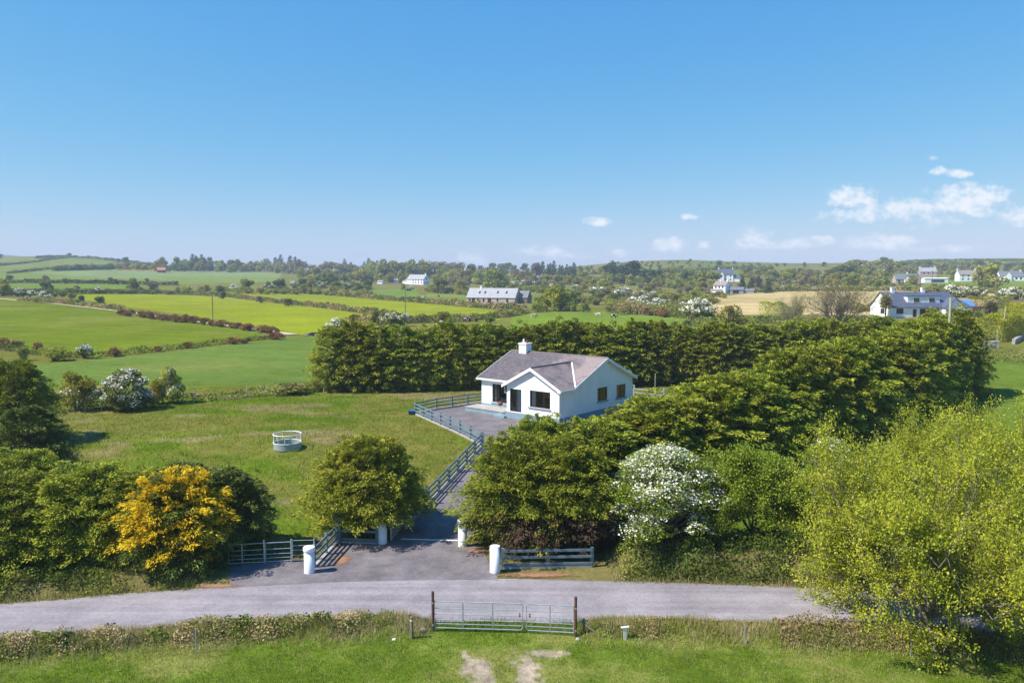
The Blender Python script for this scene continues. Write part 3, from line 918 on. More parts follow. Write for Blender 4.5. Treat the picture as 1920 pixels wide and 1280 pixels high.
def mud_amount(x, y):
    """bare tractor ruts in front of the field gate"""
    wx = x + 0.5 * (fbm(y / 1.2, y * 0, 91, 2) - 0.5)
    a = np.maximum(np.maximum(1 - np.hypot((wx + 1.32) / 0.74, (y - 26.3) / 1.9), 1 - np.hypot((wx - 0.42) / 0.70, (y - 26.1) / 2.2)), 1 - np.hypot((x - 1.25) / 1.3, (y - 27.65) / 0.30))
    tread = 0.5 + 0.5 * np.sin(y * 17 + 6 * np.abs(x - 0.42))
    return np.clip(a * 5, 0, 1) * sstep(0.12, 0.62, np.clip(a, 0, 1) * 0.9 + 1.3 * (fbm(x / 0.30, y / 0.30, 92, 3) - 0.5) + 0.16 * tread) * .95
def turf_colour(x, y):
    x = np.asarray(x, float); y = np.asarray(y, float)
    z = Z(x, y)
    px, py = proj(x, y, z)
    c = np.empty((len(x), 3)); c[:] = G_ROUGH
    far = y > 88
    big = fbm(x / 60, y / 60, 61, 4)
    # rough land between the fields: patches of bracken and green
    c *= (0.62 + 0.5 * big + 0.25 * fbm(x / 9, y / 9, 62, 3))[:, None]
    br = sstep(0.52, 0.64, fbm(x / 28, y / 28, 44, 4)) * far
    c = c * (1 - br[:, None] * 0.6) + np.array((0.17, 0.125, 0.06)) * (br[:, None] * 0.6)
    for poly, col in FIELDS:
        m = poly_mask(px, py, poly) & (y > 80)
        mott = 0.86 + 0.28 * fbm(x / 14, y / 14, 3, 4) + 0.12 * (fbm(x / 70, y / 70, 4, 2) - 0.5)
        lines = 1 + 0.045 * np.sin((x * 0.35 + y * 0.94) / 1.15) * (0.4 + 0.6 * big)      # passes of the mower
        worn = sstep(0.56, 0.70, fbm(x / 22 + 7, y / 22, 71, 3) + 0.06 * sstep(600, 1000, y))[:, None] * (0.35 + 0.3 * sstep(600, 1000, y))[:, None]
        cc = np.array(col) * (mott * lines)[:, None]
        cc = cc * (1 - worn) + np.array((0.20, 0.19, 0.05)) * worn
        c[m] = cc[m]
    # the cropped stubble still shows its swathes
    m = poly_mask(px, py, FIELDS[16][0]) & (y > 80)
    sw = 0.5 + 0.5 * np.sin((x * 0.93 + y * 0.36) / 2.6)
    c[m] *= (0.90 + 0.14 * sw[m] + 0.14 * (fbm(x[m] / 25, y[m] / 60, 8, 3) - 0.5))[:, None]
    # the paddock round the house: rank olive grass with tawny seed heads
    pad = (y > 36) & (y < 90) & (x < 45)
    n1 = fbm(x / 9.0, y / 6.0, 21, 4); n2 = fbm(x / 3.0, y / 2.2, 22, 4)
    t = sstep(0.44, 0.62, 0.6 * n1 + 0.4 * n2 + 0.05 * sstep(48, 60, y) - 0.09 * sstep(50, 38, y))[:, None]
    n5 = fbm(x / 1.1, y / 0.9, 26, 3)
    green = np.array((0.104, 0.152, 0.013)) * (0.70 + 0.6 * n2)[:, None]
    tawny = np.array((0.160, 0.142, 0.034)) * (0.72 + 0.56 * n5)[:, None]
    t = t * (0.35 + 0.65 * n5[:, None])
    pc = green * (1 - t) + tawny * t
    pink = sstep(0.62, 0.74, fbm(x / 5.0, y / 2.6, 27, 3))[:, None] * 0.55
    pc = pc * (1 - pink) + np.array((0.26, 0.19, 0.11)) * pink
    c[pad] = pc[pad]
    # meadow right of the tall hedge
    mr = (y > 38) & (y < 118) & (x > 30 + 0.0 * y) & (x / y > 0.50)
    c[mr] = (np.array((0.108, 0.158, 0.022)) * (0.85 + 0.3 * n1)[:, None])[mr]
    # field the camera hovers over
    nf = y < road_s(x) - 0.4
    n3 = fbm(x / 1.6, y / 1.6, 23, 4); n4 = fbm(x / 6, y / 6, 24, 3)
    n6 = fbm(x / 0.45, y / 0.45, 28, 3)
    fg = np.array((0.112, 0.166, 0.017)) * (0.45 + 0.5 * n3 + 0.25 * n4 + 0.35 * n6)[:, None]
    dry = sstep(0.50, 0.68, 0.45 * n3 + 0.35 * n4 + 0.2 * n6)[:, None] * 0.6
    fg = fg * (1 - dry) + np.array((0.24, 0.22, 0.07)) * dry
    fg = fg * (1 - mud_amount(x, y)[:, None]) + (np.array((0.33, 0.265, 0.20)) * (0.5 + 1.0 * n6)[:, None]) * mud_amount(x, y)[:, None]
    c[nf] = fg[nf]
    # road margins, tired and dusty
    vg = (y >= road_s(x) - 0.4) & (y < road_n(x) + 5) & (y < 41)
    vc = np.array((0.17, 0.15, 0.055)) * (0.7 + 0.6 * n3)[:, None]
    c[vg] = vc[vg]
    return c

# ------------------------------------------------------------------ the ground
def build_ground():
    ang = np.concatenate([np.arange(-180, -50, 5.0), np.arange(-50, -39, 1.0), np.arange(-39, 39.01, 0.11), np.arange(40, 51, 1.0), np.arange(55, 180, 5.0)])
    a = np.radians(ang)
    rad = np.concatenate([[1.0, 3, 6, 10, 15, 19], np.geomspace(22, 1500, 400), np.geomspace(1560, 5200, 26)])
    na, nr = len(a), len(rad)
    X = (np.sin(a)[None] * rad[:, None]).ravel(); Y = (np.cos(a)[None] * rad[:, None]).ravel()
    V = np.stack([X, Y, Z(X, Y)], 1)
    i = np.arange(nr - 1)[:, None] * na + np.arange(na)[None]
    j = np.arange(nr - 1)[:, None] * na + (np.arange(na)[None] + 1) % na
    Q = np.stack([i, j, j + na, i + na], -1).reshape(-1, 4)
    V = np.vstack([V, [[0, 0, 0]]])
    k = np.arange(na)
    Tt = np.stack([np.full(na, len(V) - 1), (k + 1) % na, k], 1)
    tc = np.vstack([turf_colour(X, Y), [[0.1, 0.2, 0.03]]])
    me = mesh_np('ground', V, Q[:, ::-1], Tt, mats=[M['turf']], turf=tc, smooth=True)
    tag(link('ground', me), kind='structure')
build_ground()

def mountain():
    nx, ny = 70, 14
    x = np.linspace(-2900, -1000, nx); y = np.linspace(2300, 2900, ny)
    XX, YY = np.meshgrid(x, y)
    ridge = np.interp(XX / YY, [-1.2, -.80, -.69, -.645, -.615, -.56, -.45], [40, 90, 101, 99, 92, 60, 20])
    prof = np.sin(np.pi * (YY - 2300) / 600) ** 0.8
    ZZ = ridge * prof * (0.94 + 0.12 * fbm(XX / 110, YY / 110, 9, 3)) - 10
    i = np.arange(ny - 1)[:, None] * nx + np.arange(nx - 1)[None]
    Q = np.stack([i, i + 1, i + 1 + nx, i + nx], -1).reshape(-1, 4)
    me = mesh_np('distant_hills', np.stack([XX.ravel(), YY.ravel(), ZZ.ravel()], 1), Q, mats=[mat('far_hill_heath', (0.07, 0.09, 0.09), 0.95, 0.2, 0.01)], smooth=True)
    tag(link('distant_hills', me), kind='structure')
mountain()

# road, driveway, yard
xs = np.concatenate([np.arange(-120, -30, 6.0), np.arange(-30, 30, 1.0), np.arange(30, 121, 6.0)])
rng0 = np.random.default_rng(11)
def wav(x, s): return 0.16 * (fbm(np.array([x / 1.7]), np.array([s]), 77, 3)[0] - 0.5)
road_pts = [(x, float(road_s(x)) - 0.55 + wav(x, 3.3)) for x in xs] + [(x, float(road_n(x)) + wav(x, 9.1)) for x in xs[::-1]]
drape('road', road_pts, M['road'], 0.030, 1.2)
A = lambda px, py: tuple(at(px, py))[:2]
drive_pix = [(440, 1093), (432, 1064), (500, 1054), (575, 1050), (596, 1056), (640, 1019), (716, 1017), (748, 1001), (780, 966), (905, 836), (842, 803), (780, 776), (818, 768), (903, 756), (1010, 738), (1210, 760),
             (1120, 800), (1052, 850), (985, 900), (925, 960), (874, 1019), (905, 1030), (924, 1068), (935, 1086)]
drive_xy = [A(*p) for p in drive_pix]
drive_xy[0] = (drive_xy[0][0], float(road_n(drive_xy[0][0])) - 0.12); drive_xy[-1] = (drive_xy[-1][0], float(road_n(drive_xy[-1][0])) - 0.12)
apr = [(x, float(road_n(x)) - 0.12) for x in np.linspace(drive_xy[-1][0], drive_xy[0][0], 14)[1:-1]]
drape('driveway', drive_xy + apr, M['drive'], 0.036, 1.0)
# pale dirt track along the big field
def ribbon(name, pts, width, m, off, step=3.0, wob=0.25):
    P = np.array([(p[0], p[1]) for p in pts], float)
    seg = np.linalg.norm(np.diff(P, axis=0), axis=1); cum = np.concatenate([[0], np.cumsum(seg)])
    s = np.arange(0, cum[-1], step); x = np.interp(s, cum, P[:, 0]); y = np.interp(s, cum, P[:, 1])
    dx, dy = np.gradient(x), np.gradient(y); l = np.hypot(dx, dy); nx, ny = -dy / l, dx / l
    nn = 5
    V = []
    for k in range(nn):
        w = (k / (nn - 1) - 0.5) * width * (1 + wob * (fbm(s / 7, s * 0 + k, 5, 2) - 0.5) * 2)
        X, Y = x + nx * w, y + ny * w
        V.append(np.stack([X, Y, Z(X, Y) + off], 1))
    V = np.stack(V, 1).reshape(-1, 3)
    i = np.arange(len(s) - 1)[:, None] * nn + np.arange(nn - 1)[None]
    Q = np.stack([i, i + nn, i + nn + 1, i + 1], -1).reshape(-1, 4)
    return tag(link(name, mesh_np(name, V, Q, mats=[m], smooth=True)), kind='structure')
ribbon('dirt_track', [A(*p) for p in ((-60, 556), (0, 561), (80, 567), (160, 576), (250, 587), (330, 598), (420, 610), (500, 621), (560, 629))], 2.6, M['dirt'], 0.15)
ribbon('lane', [A(*p) for p in ((1292, 572), (1297, 562), (1300, 553), (1296, 547))], 5.0, M['road'], 0.2)

# ================================================================== the bungalow
def wall_panel(mb, o, ax, nrm, w, z0, z1, holes, depth=0.14, mi=0, mr=0):
    """a wall face with openings and reveals; o = left bottom corner seen from outside, ax = unit vector along"""
    o, ax, nrm = Vector(o), Vector(ax), Vector(nrm)
    P = lambda x, z, d=0: (o + ax * x - nrm * d) + Vector((0, 0, z - o.z))
    xs = sorted({0, w} | {h[0] for h in holes} | {h[1] for h in holes})
    zs = sorted({z0, z1} | {h[2] for h in holes} | {h[3] for h in holes})
    for x0, x1 in zip(xs, xs[1:]):
        for a, b in zip(zs, zs[1:]):
            cx, cz = (x0 + x1) / 2, (a + b) / 2
            if any(h[0] < cx < h[1] and h[2] < cz < h[3] for h in holes): continue
            mb.face([P(x0, a), P(x1, a), P(x1, b), P(x0, b)], mi)
    for x0, x1, a, b in holes:
        d = depth
        mb.face([P(x0, a), P(x0, b), P(x0, b, d), P(x0, a, d)], mr)
        mb.face([P(x1, a, d), P(x1, b, d), P(x1, b), P(x1, a)], mr)
        mb.face([P(x0, b), P(x1, b), P(x1, b, d), P(x0, b, d)], mr)
        mb.face([P(x0, a, d), P(x1, a, d), P(x1, a), P(x0, a)], mr)

def glazed(name, parent, o, ax, nrm, hole, mullions, transoms=(), sill=True, curtains=(), room=1.2, fw=0.07):
    """frame (with mullions) > pane, sill, curtain; a dark room behind"""
    o, ax, nrm = Vector(o), Vector(ax), Vector(nrm)
    x0, x1, z0, z1 = hole
    def box(mb, xa, xb, za, zb, d0, d1, mi=0):
        P = lambda x, z, d: (o + ax * x - nrm * d) + Vector((0, 0, z - o.z))
        mb.hexa([P(xa, za, d0), P(xb, za, d0), P(xb, za, d1), P(xa, za, d1)], [P(xa, zb, d0), P(xb, zb, d0), P(xb, zb, d1), P(xa, zb, d1)], mi)
    fr = MB()
    box(fr, x0, x0 + fw, z0, z1, 0.07, 0.135); box(fr, x1 - fw, x1, z0, z1, 0.07, 0.135)
    box(fr, x0 + fw, x1 - fw, z1 - fw, z1, 0.07, 0.135); box(fr, x0 + fw, x1 - fw, z0, z0 + fw, 0.07, 0.135)
    for m_ in mullions: box(fr, x0 + m_ - fw * .6, x0 + m_ + fw * .6, z0 + fw, z1 - fw, 0.068, 0.137)
    for (xa, xb, zt) in transoms: box(fr, x0 + xa, x0 + xb, z0 + zt - fw * .5, z0 + zt + fw * .5, 0.066, 0.139)
    f = fr.build(name, M['brown'], parent)
    pn = MB(); P = lambda x, z, d: (o + ax * x - nrm * d) + Vector((0, 0, z - o.z))
    pn.face([P(x0 + .02, z0 + .02, 0.10), P(x1 - .02, z0 + .02, 0.10), P(x1 - .02, z1 - .02, 0.10), P(x0 + .02, z1 - .02, 0.10)])
    pn.build('pane', M['glass'], f)
    if sill:
        sb = MB(); box(sb, x0 - 0.14, x1 + 0.10, z0 - 0.12, z0 - 0.004, -0.09, 0.13)
        sb.build('sill', M['sill'], f)
    for (xa, xb, za, zb, mk) in curtains:
        cb = MB(); k = max(4, int((xb - xa) / 0.06))
        for i in range(k):
            a, b = x0 + xa + (xb - xa) * i / k, x0 + xa + (xb - xa) * (i + 1) / k
            da, db = (0.165, 0.21) if i % 2 else (0.21, 0.165)
            cb.face([P(a, z0 + za, da), P(b, z0 + za, db), P(b, z0 + zb, db), P(a, z0 + zb, da)])
        cb.build('curtain' if mk == 'curtain' else 'furniture', M[mk], f)
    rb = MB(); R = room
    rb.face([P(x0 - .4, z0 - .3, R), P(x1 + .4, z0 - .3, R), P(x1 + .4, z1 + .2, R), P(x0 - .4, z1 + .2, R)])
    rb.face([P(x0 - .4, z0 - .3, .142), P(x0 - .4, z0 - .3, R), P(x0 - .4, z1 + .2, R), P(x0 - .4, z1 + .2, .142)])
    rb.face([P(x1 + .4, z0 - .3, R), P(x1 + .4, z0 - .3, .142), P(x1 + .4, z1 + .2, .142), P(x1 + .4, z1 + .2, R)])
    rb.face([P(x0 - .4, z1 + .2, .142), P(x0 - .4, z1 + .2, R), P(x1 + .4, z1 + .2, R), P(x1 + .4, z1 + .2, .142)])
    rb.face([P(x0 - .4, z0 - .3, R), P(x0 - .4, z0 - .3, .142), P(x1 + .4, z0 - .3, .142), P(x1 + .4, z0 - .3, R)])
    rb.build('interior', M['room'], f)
    return f

def bungalow():
    hx, hy = 4.05, 65.06
    z0 = zf(4.0, 68.0)
    W, D, Mx, L, hp, he, hr, hpr, ov = 5.9, 2.2, 10.97, 11.95, 0.62, 3.10, 5.33, 4.82, 0.32
    mid = (D + L) / 2
    t = thing('bungalow', 'white rendered bungalow with front gable and grey tiled roof', 'house', (hx, hy, z0), math.radians(-40))
    wh = 3.02   # wall head under the eaves
    sm = (hr - he) / (mid - (D - ov)); th = 0.16
    X, Yv = Vector((1, 0, 0)), Vector((0, 1, 0))
    door = (W - 5.53, W - 4.20, 0.68, 2.74)
    win_f = (W - 3.23, W - 0.98, 1.32, 2.80)
    win_m = (Mx - 9.60, Mx - 7.55, 0.82, 2.58)
    wg1, wg2 = (5.86, 7.52, 1.38, 2.62), (9.06, 10.70, 1.30, 2.55)
    mb = MB()
    wall_panel(mb, (-W, 0, 0), X, -Yv, W, hp, wh, [door, win_f])                         # porch front
    zt = lambda x: hpr - 0.10 - abs(x + W / 2) * (hpr - he) / (W / 2 + ov)
    mb.face([(-W, 0, wh), (0, 0, wh), (0, 0, zt(0)), (-W / 2, 0, zt(-W / 2)), (-W, 0, zt(-W))])
    wall_panel(mb, (-W, D, 0), -Yv, -X, D, hp, wh + 0.12, [])                            # porch left return
    wall_panel(mb, (-Mx, D, 0), X, -Yv, Mx - W, hp, wh, [win_m])                         # main front
    wall_panel(mb, (0, 0, 0), Yv, X, L, hp, wh, [wg1, wg2])                              # gable side
    zm = lambda b: hr - 0.10 - abs(b - mid) * sm
    mb.face([(0, D, wh), (0, L, wh), (0, L, zm(L)), (0, mid, zm(mid)), (0, D, zm(D))])
    mb.face([(0, 0, wh), (0, D, wh), (0, D, zt(0)), (0, 0, zt(0))])
    wall_panel(mb, (0, L, 0), -X, Yv, Mx, hp, wh + .1, [])                               # back
    wall_panel(mb, (-Mx, L, 0), -Yv, -X, L - D, hp, wh, [])                              # far gable
    mb.face([(-Mx, L, wh), (-Mx, D, wh), (-Mx, D, zm(D)), (-Mx, mid, zm(mid)), (-Mx, L, zm(L))])
    mb.build('wall', M['white'], t)
    pb = MB(); e = 0.025
    ring = [(-W - e, -e), (e, -e), (e, L + e), (-Mx - e, L + e), (-Mx - e, D - e), (-W - e, D - e)]
    pb.hexa([(a, b, -0.8) for a, b in ring], [(a, b, hp) for a, b in ring])
    pb.build('plinth', M['plinth'], t)
    # roof
    rb = MB()
    rb.slab((-Mx - ov, D - ov, he), (ov, D - ov, he), (ov, mid, hr), (-Mx - ov, mid, hr), th)
    rb.slab((ov, L + ov, he), (-Mx - ov, L + ov, he), (-Mx - ov, mid, hr), (ov, mid, hr), th)
    bv = D - ov + (hpr - he) / sm
    up = 0.012
    rb.slab((ov, -ov, he + up), (ov, D - ov + .02, he + up), (-W / 2, bv, hpr + up), (-W / 2, -ov, hpr + up), th - .02)
    rb.slab((-W - ov, D - ov + .02, he + up), (-W - ov, -ov, he + up), (-W / 2, -ov, hpr + up), (-W / 2, bv, hpr + up), th - .02)
    roof = rb.build('roof', M['tiles'], t)
    rt = MB()
    rt.tube([(-Mx - ov, mid, hr - .01), (ov, mid, hr - .01)], 0.09, 8); rt.tube([(-W / 2, -ov, hpr), (-W / 2, bv + .1, hpr + .03)], 0.085, 8)
    rt.build('ridge_tiles', mat('ridge_tile', (0.17, 0.14, 0.145), 0.8, 0.2, 3.0), roof)
    vb = MB(); vb.bar((ov + .01, D - ov + .03, he + .05), (-W / 2, bv, hpr + .045), 0.13, 0.03)
    vb.build('valley_flashing', M['trim'], roof)
    cb = MB(); cx0, cx1, cy0, cy1 = -9.95, -9.02, mid - 0.45, mid + 0.42
    cb.box((cx0, cy0, hr - 0.9), (cx1, cy1, hr + 0.72)); cb.box((cx0 - .06, cy0 - .06, hr + 0.722), (cx1 + .06, cy1 + .06, hr + 0.84))
    ch = cb.build('chimney', M['white'], roof)
    for k, ax in enumerate((-9.68, -9.28)):
        pt = MB(); pt.lathe([(0.11, hr + .84), (0.12, hr + 1.0), (0.09, hr + 1.02), (0.09, hr + 1.24 - .12 * k)], 12, (ax, mid))
        pt.build('chimney_pot', M['terracotta'] if k else M['trim'], ch)
    # barge boards, soffits and gutters
    def barge(p0, p1, out):
        bb = MB()
        p0, p1, out = Vector(p0), Vector(p1), Vector(out)
        lo = Vector((0, 0, -0.26)); u_ = Vector((0, 0, 0.02)); o2 = out * 0.035
        bb.hexa([p0 + lo, p1 + lo, p1 + lo + o2, p0 + lo + o2], [p0 + u_, p1 + u_, p1 + u_ + o2, p0 + u_ + o2])
        inn = -out * (ov - 0.01)
        s0, s1 = Vector((0, 0, -.165)), Vector((0, 0, -.19))
        bb.hexa([p0 + s1, p1 + s1, p1 + s1 + inn, p0 + s1 + inn], [p0 + s0, p1 + s0, p1 + s0 + inn, p0 + s0 + inn])
        bb.build('barge_board', M['trim'], t)
    barge((-W - ov - .03, -ov, he - .02), (-W / 2, -ov, hpr), (0, -1, 0)); barge((-W / 2, -ov, hpr), (ov + .03, -ov, he - .02), (0, -1, 0))
    barge((ov, D - ov, he), (ov, mid, hr), (1, 0, 0)); barge((ov, mid, hr), (ov, L + ov, he), (1, 0, 0))
    barge((-Mx - ov, L + ov, he), (-Mx - ov, mid, hr), (-1, 0, 0)); barge((-Mx - ov, mid, hr), (-Mx - ov, D - ov, he), (-1, 0, 0))
    def gutter(lo, hi, lo2=None, hi2=None):
        g = MB(); g.box(lo, hi); g.build('gutter', M['trim'], t)
        if lo2: g = MB(); g.box(lo2, hi2); g.build('soffit', M['trim'], t)
    gutter((-Mx - ov, D - ov - .09, he - .20), (-W - ov - .05, D - ov + .005, he - .03), (-Mx - ov, D - ov + .008, he - .22), (-W - .02, D - .005, he - .165))
    gutter((ov + .004, -ov, he - .20), (ov + .09, D - ov, he - .03), (.005, -ov, he - .23), (ov, D - ov, he - .165))
    gutter((-Mx - ov, L + ov, he - .2), (ov, L + ov + .09, he - .03))
    db = MB(); db.tube([(0.07, 0.55, he - .2), (0.07, 0.55, 0.0)], 0.035, 8); db.build('downpipe', M['trim'], t)
    db = MB(); db.tube([(-W - .16, -.10, he - .22), (-W - .16, -.05, he - .8), (-W - .07, .3, he - .9), (-W - .07, .3, 0.5)], 0.035, 8); db.build('downpipe', M['trim'], t)
    # openings
    glazed('glazed_door', t, (-W, 0, 0), X, -Yv, door, (0.66,), sill=False, curtains=((0.62, 1.22, 0.0, 2.0, 'curtain'), (0.02, 0.40, 0.0, 0.55, 'sofa')))
    glazed('window', t, (-W, 0, 0), X, -Yv, win_f, (1.52, 0.62), ((1.52, 2.25, 1.05),), curtains=((0.05, 0.55, 0, 1.46, 'curtain'), (1.60, 2.2, 0.9, 1.4, 'terracotta')))
    glazed('window', t, (-Mx, D, 0), X, -Yv, win_m, (0.70,), ((0.0, 0.70, 0.62), (0.0, 0.70, 1.40)), curtains=((0.15, 0.40, 0, 1.7, 'curtain'), (0.8, 2.0, 0.0, 0.62, 'sofa')))
    glazed('window', t, (0, 0, 0), Yv, X, wg1, (0.55,), curtains=((0.08, 0.30, 0.0, 1.2, 'curtain'),))
    glazed('window', t, (0, 0, 0), Yv, X, wg2, (0.85,), curtains=((0.1, 0.4, 0.0, 1.2, 'curtain'),))
    # raised patio with its step
    st = MB(); st.box((-11.35, 0.25, -0.6), (-W - .03, D - .03, 0.40)); s_ = st.build('patio', [M['plinth']], t)
    sl = MB(); sl.box((-11.40, 0.20, 0.402), (-W - .032, D - .034, 0.46)); sl.build('paving', M['concrete'], s_)
    st = MB(); st.box((-7.25, -0.38, -0.6), (-W - .04, 0.245, 0.2)); st.build('step', M['plinth'], t)
    c, s = math.cos(math.radians(-40)), math.sin(math.radians(-40))
    return lambda a, b, z=0.0: Vector((hx + a * c - b * s, hy + a * s + b * c, z0 + z))
HB = bungalow()

# small reddish thing on a thin pale stand in front of the patio
p = at(938, 782); p.z += 0.04
t = thing('lidded_barbecue', 'small red-brown lidded barbecue on thin pale stand before the patio', 'barbecue', p)
MB().lathe([(0.05, 1.02), (0.20, 1.08), (0.235, 1.20)], 16).build('bowl', M['terracotta'], t, True)
MB().lathe([(0.237, 1.205), (0.20, 1.32), (0.08, 1.40), (0.03, 1.41), (0.03, 1.45)], 16).build('lid', M['terracotta'], t, True)
MB().tube([(0, 0, 0), (0, 0, 1.03)], 0.028, 8).build('stand', M['trim'], t)
MB().lathe([(0.24, 0), (0.24, 0.03), (0.05, 0.06)], 16).build('base', M['trim'], t)

# ================================================================== fences, gates, pillars
def rail_fence(name, label, pts, rails=(0.38, 0.70, 1.02), spacing=2.1, hgt=1.14, pw=0.14, m='fence', kerb=True, group='painted post and rail fences', ends=True):
    P = [Vector((p[0], p[1], 0)) for p in pts]
    base = Vector((P[0].x, P[0].y, zf(P[0].x, P[0].y)))
    t = thing(name, label, 'fence', base, 0, group)
    posts = []
    for i, (a, b) in enumerate(zip(P, P[1:])):
        n = max(1, round((b - a).length / spacing))
        for k in range(n): posts.append((a.lerp(b, k / n), (b - a).normalized()))
    posts.append((P[-1], (P[-1] - P[-2]).normalized()))
    for q, d in posts:
        z = zf(q.x, q.y); s = d.cross(Vector((0, 0, 1))) * pw / 2; e = d * pw / 2
        q = Vector((q.x, q.y, z)) - base; h = hgt * random.uniform(0.98, 1.03)
        c = [q - s - e, q + s - e, q + s + e, q - s + e]
        mb = MB(); mb.hexa([v - Vector((0, 0, .3)) for v in c], [v + Vector((0, 0, h)) for v in c])
        mb.build('post', M[m], t)
    for h in rails:
        mb = MB()
        for (a, d), (b, _) in zip(posts, posts[1:]):
            sd = (b - a).normalized().cross(Vector((0, 0, 1))) * (pw / 2 + 0.022)
            p0 = Vector((a.x, a.y, zf(a.x, a.y) + h)) - base + sd; p1 = Vector((b.x, b.y, zf(b.x, b.y) + h)) - base + sd
            mb.bar(p0, p1, 0.042, 0.12)
        mb.build('rail', M[m], t)
    if kerb:
        mb = MB()
        for (a, d), (b, _) in zip(posts, posts[1:]):
            p0 = Vector((a.x, a.y, zf(a.x, a.y) + 0.02)) - base; p1 = Vector((b.x, b.y, zf(b.x, b.y) + 0.02)) - base
            mb.bar(p0, p1, 0.20, 0.22)
        mb.build('kerb', M['concrete'], t)
    return t

rail_fence('rail_fence', 'grey-blue rail fence along the left edge of the tarmac yard', [A(779, 777), A(903, 836)])
rail_fence('rail_fence', 'grey-blue rail fence from yard corner back towards the house wall', [A(780.5, 775.5), A(818, 767.5), A(904, 755)])
rail_fence('rail_fence', 'grey-blue rail fence lining the driveway up to the yard', [A(904.5, 838), A(781, 967), A(757, 992)], rails=(0.30, 0.62, 0.94))
rail_fence('rail_fence', 'short sloping rail fence between capped white pillar and corner post', [A(589, 1064), A(632, 1018)], spacing=1.7, pw=0.13)
rail_fence('rail_fence', 'rail fence in tree shade beside the vine-hung pillar', [A(637, 1017.5), A(707, 1019.5)], rails=(0.25, 0.70), spacing=3.0, pw=0.13)
rail_fence('rail_fence', 'blue-grey rail fence below the cypress hedge, right of the entrance', [A(943, 1065), A(1110, 1062)], rails=(0.22, 0.56, 0.88), hgt=0.98, spacing=2.0)
rail_fence('rail_fence', 'pale weathered rail fence behind the right gable of the bungalow', [A(1189, 741), A(1245, 747)], rails=(0.35, 0.75), spacing=2.4, m='galv', kerb=False)
# stout corner post
p = at(634, 1018); mb = MB(); mb.box((-.17, -.17, -.3), (.17, .17, 1.45)); mb.box((-.19, -.19, 1.452), (.19, .19, 1.50))
tag(mb.build('corner_post', M['fence'], None, loc=p), 'stout blue-grey square post where the two entrance fences meet', 'post')

def pillar(px, py, h, r, cap, label, vine=False):
    p = at(px, py); p.y += r
    t = thing('gate_pillar', label, 'pillar', p, 0, 'white round entrance pillars')
    MB().lathe([(r * 1.03, -0.3), (r * 1.03, 0.08), (r, 0.11), (r, h)], 32).build('shaft', M['pillar'], t, False)
    for poly in t.children[0].data.polygons: poly.use_smooth = abs(poly.normal.z) < 0.5
    if cap:
        o = MB().lathe([(r + .012, h + .001), (r + .035, h + .03), (r + .035, h + .19), (r + .015, h + .215), (r * .6, h + .235)], 32).build('cap', M['pillar'], t)
    else:
        o = MB().lathe([(r, h + .001), (r - .02, h + .03), (r * .5, h + .05)], 32).build('cap', M['pillar'], t)
    for poly in o.data.polygons: poly.use_smooth = abs(poly.normal.z) < 0.5
    if vine:
        mb = MB(); rr = random.Random(4)
        for k in range(9):
            pts = []; a = -1.5 + rr.uniform(-.22, .28); z = h - 0.02
            ln = rr.uniform(0.4, 0.95)
            for i in range(7):
                pts.append(((r + .02) * math.cos(a), (r + .02) * math.sin(a), z)); a += rr.uniform(-.07, .09); z -= ln / 6
            mb.tube(pts, [0.02] * 6 + [0.006], 5)
            for i in range(5):
                q = Vector(pts[i + 1]); mb.tube([q, q + Vector((rr.uniform(-.13, .13), -.03, rr.uniform(-.14, -.03)))], [.014, .004], 4)
        mb.build('vine', M['vine'], t)
    return t
pillar(578, 1077, 1.06, 0.245, True, 'white round pillar with thick cap beside the galvanised field gate')
pillar(716, 1022, 1.12, 0.235, False, 'white round pillar with dead brown vine hanging down its front')
pillar(867, 1027, 1.22, 0.225, True, 'slim white round pillar half hidden by hedge, right of the drive')
pillar(928, 1076, 1.26, 0.245, False, 'shaded white round pillar at the end of the blue-grey rail fence')

# open driveway gate folded back along the drive
p0, p1 = at(733, 1016), at(754, 990)
t = thing('driveway_gate', 'pale barred driveway gate standing open behind vine-hung pillar', 'gate', p0)
d = p1 - p0; d = Vector((d.x, d.y, 0)); ln = d.length; d.normalize()
mb = MB()
for h in (0.12, 1.02): mb.bar(d * 0.02 + Vector((0, 0, h)), d * ln + Vector((0, 0, h)), 0.05, 0.06)
for s in (0.02, ln): mb.bar(d * s + Vector((0, 0, 0.08)), d * s + Vector((0, 0, 1.10)), 0.055, 0.055)
mb.build('gate_frame', M['galv'], t)
for k in range(1, 19):
    s = 0.02 + (ln - .02) * k / 19
    MB().tube([d * s + Vector((0, 0, .15)), d * s + Vector((0, 0, 0.99))], 0.013, 6).build('bar', M['galv'], t)
# channel across the drive between the inner pillars
a, b = at(752, 1011), at(860, 1014)
mb = MB(); o0 = Vector((a.x, a.y, 0))
d = Vector((b.x - a.x, b.y - a.y, 0)); n = d.normalized().cross(Vector((0, 0, 1)))
z = a.z + 0.036
mb.hexa([Vector((0, 0, 0)) - n * .05, d - n * .05, d + n * .05, n * .05], [Vector((0, 0, .015)) - n * .05, d - n * .05 + Vector((0, 0, .015)), d + n * .05 + Vector((0, 0, .015)), n * .05 + Vector((0, 0, .015))])
tag(mb.build('drain_channel', M['pillar'], None, loc=(a.x, a.y, z)), 'thin pale channel strip crossing the driveway between the inner pillars', 'drain')

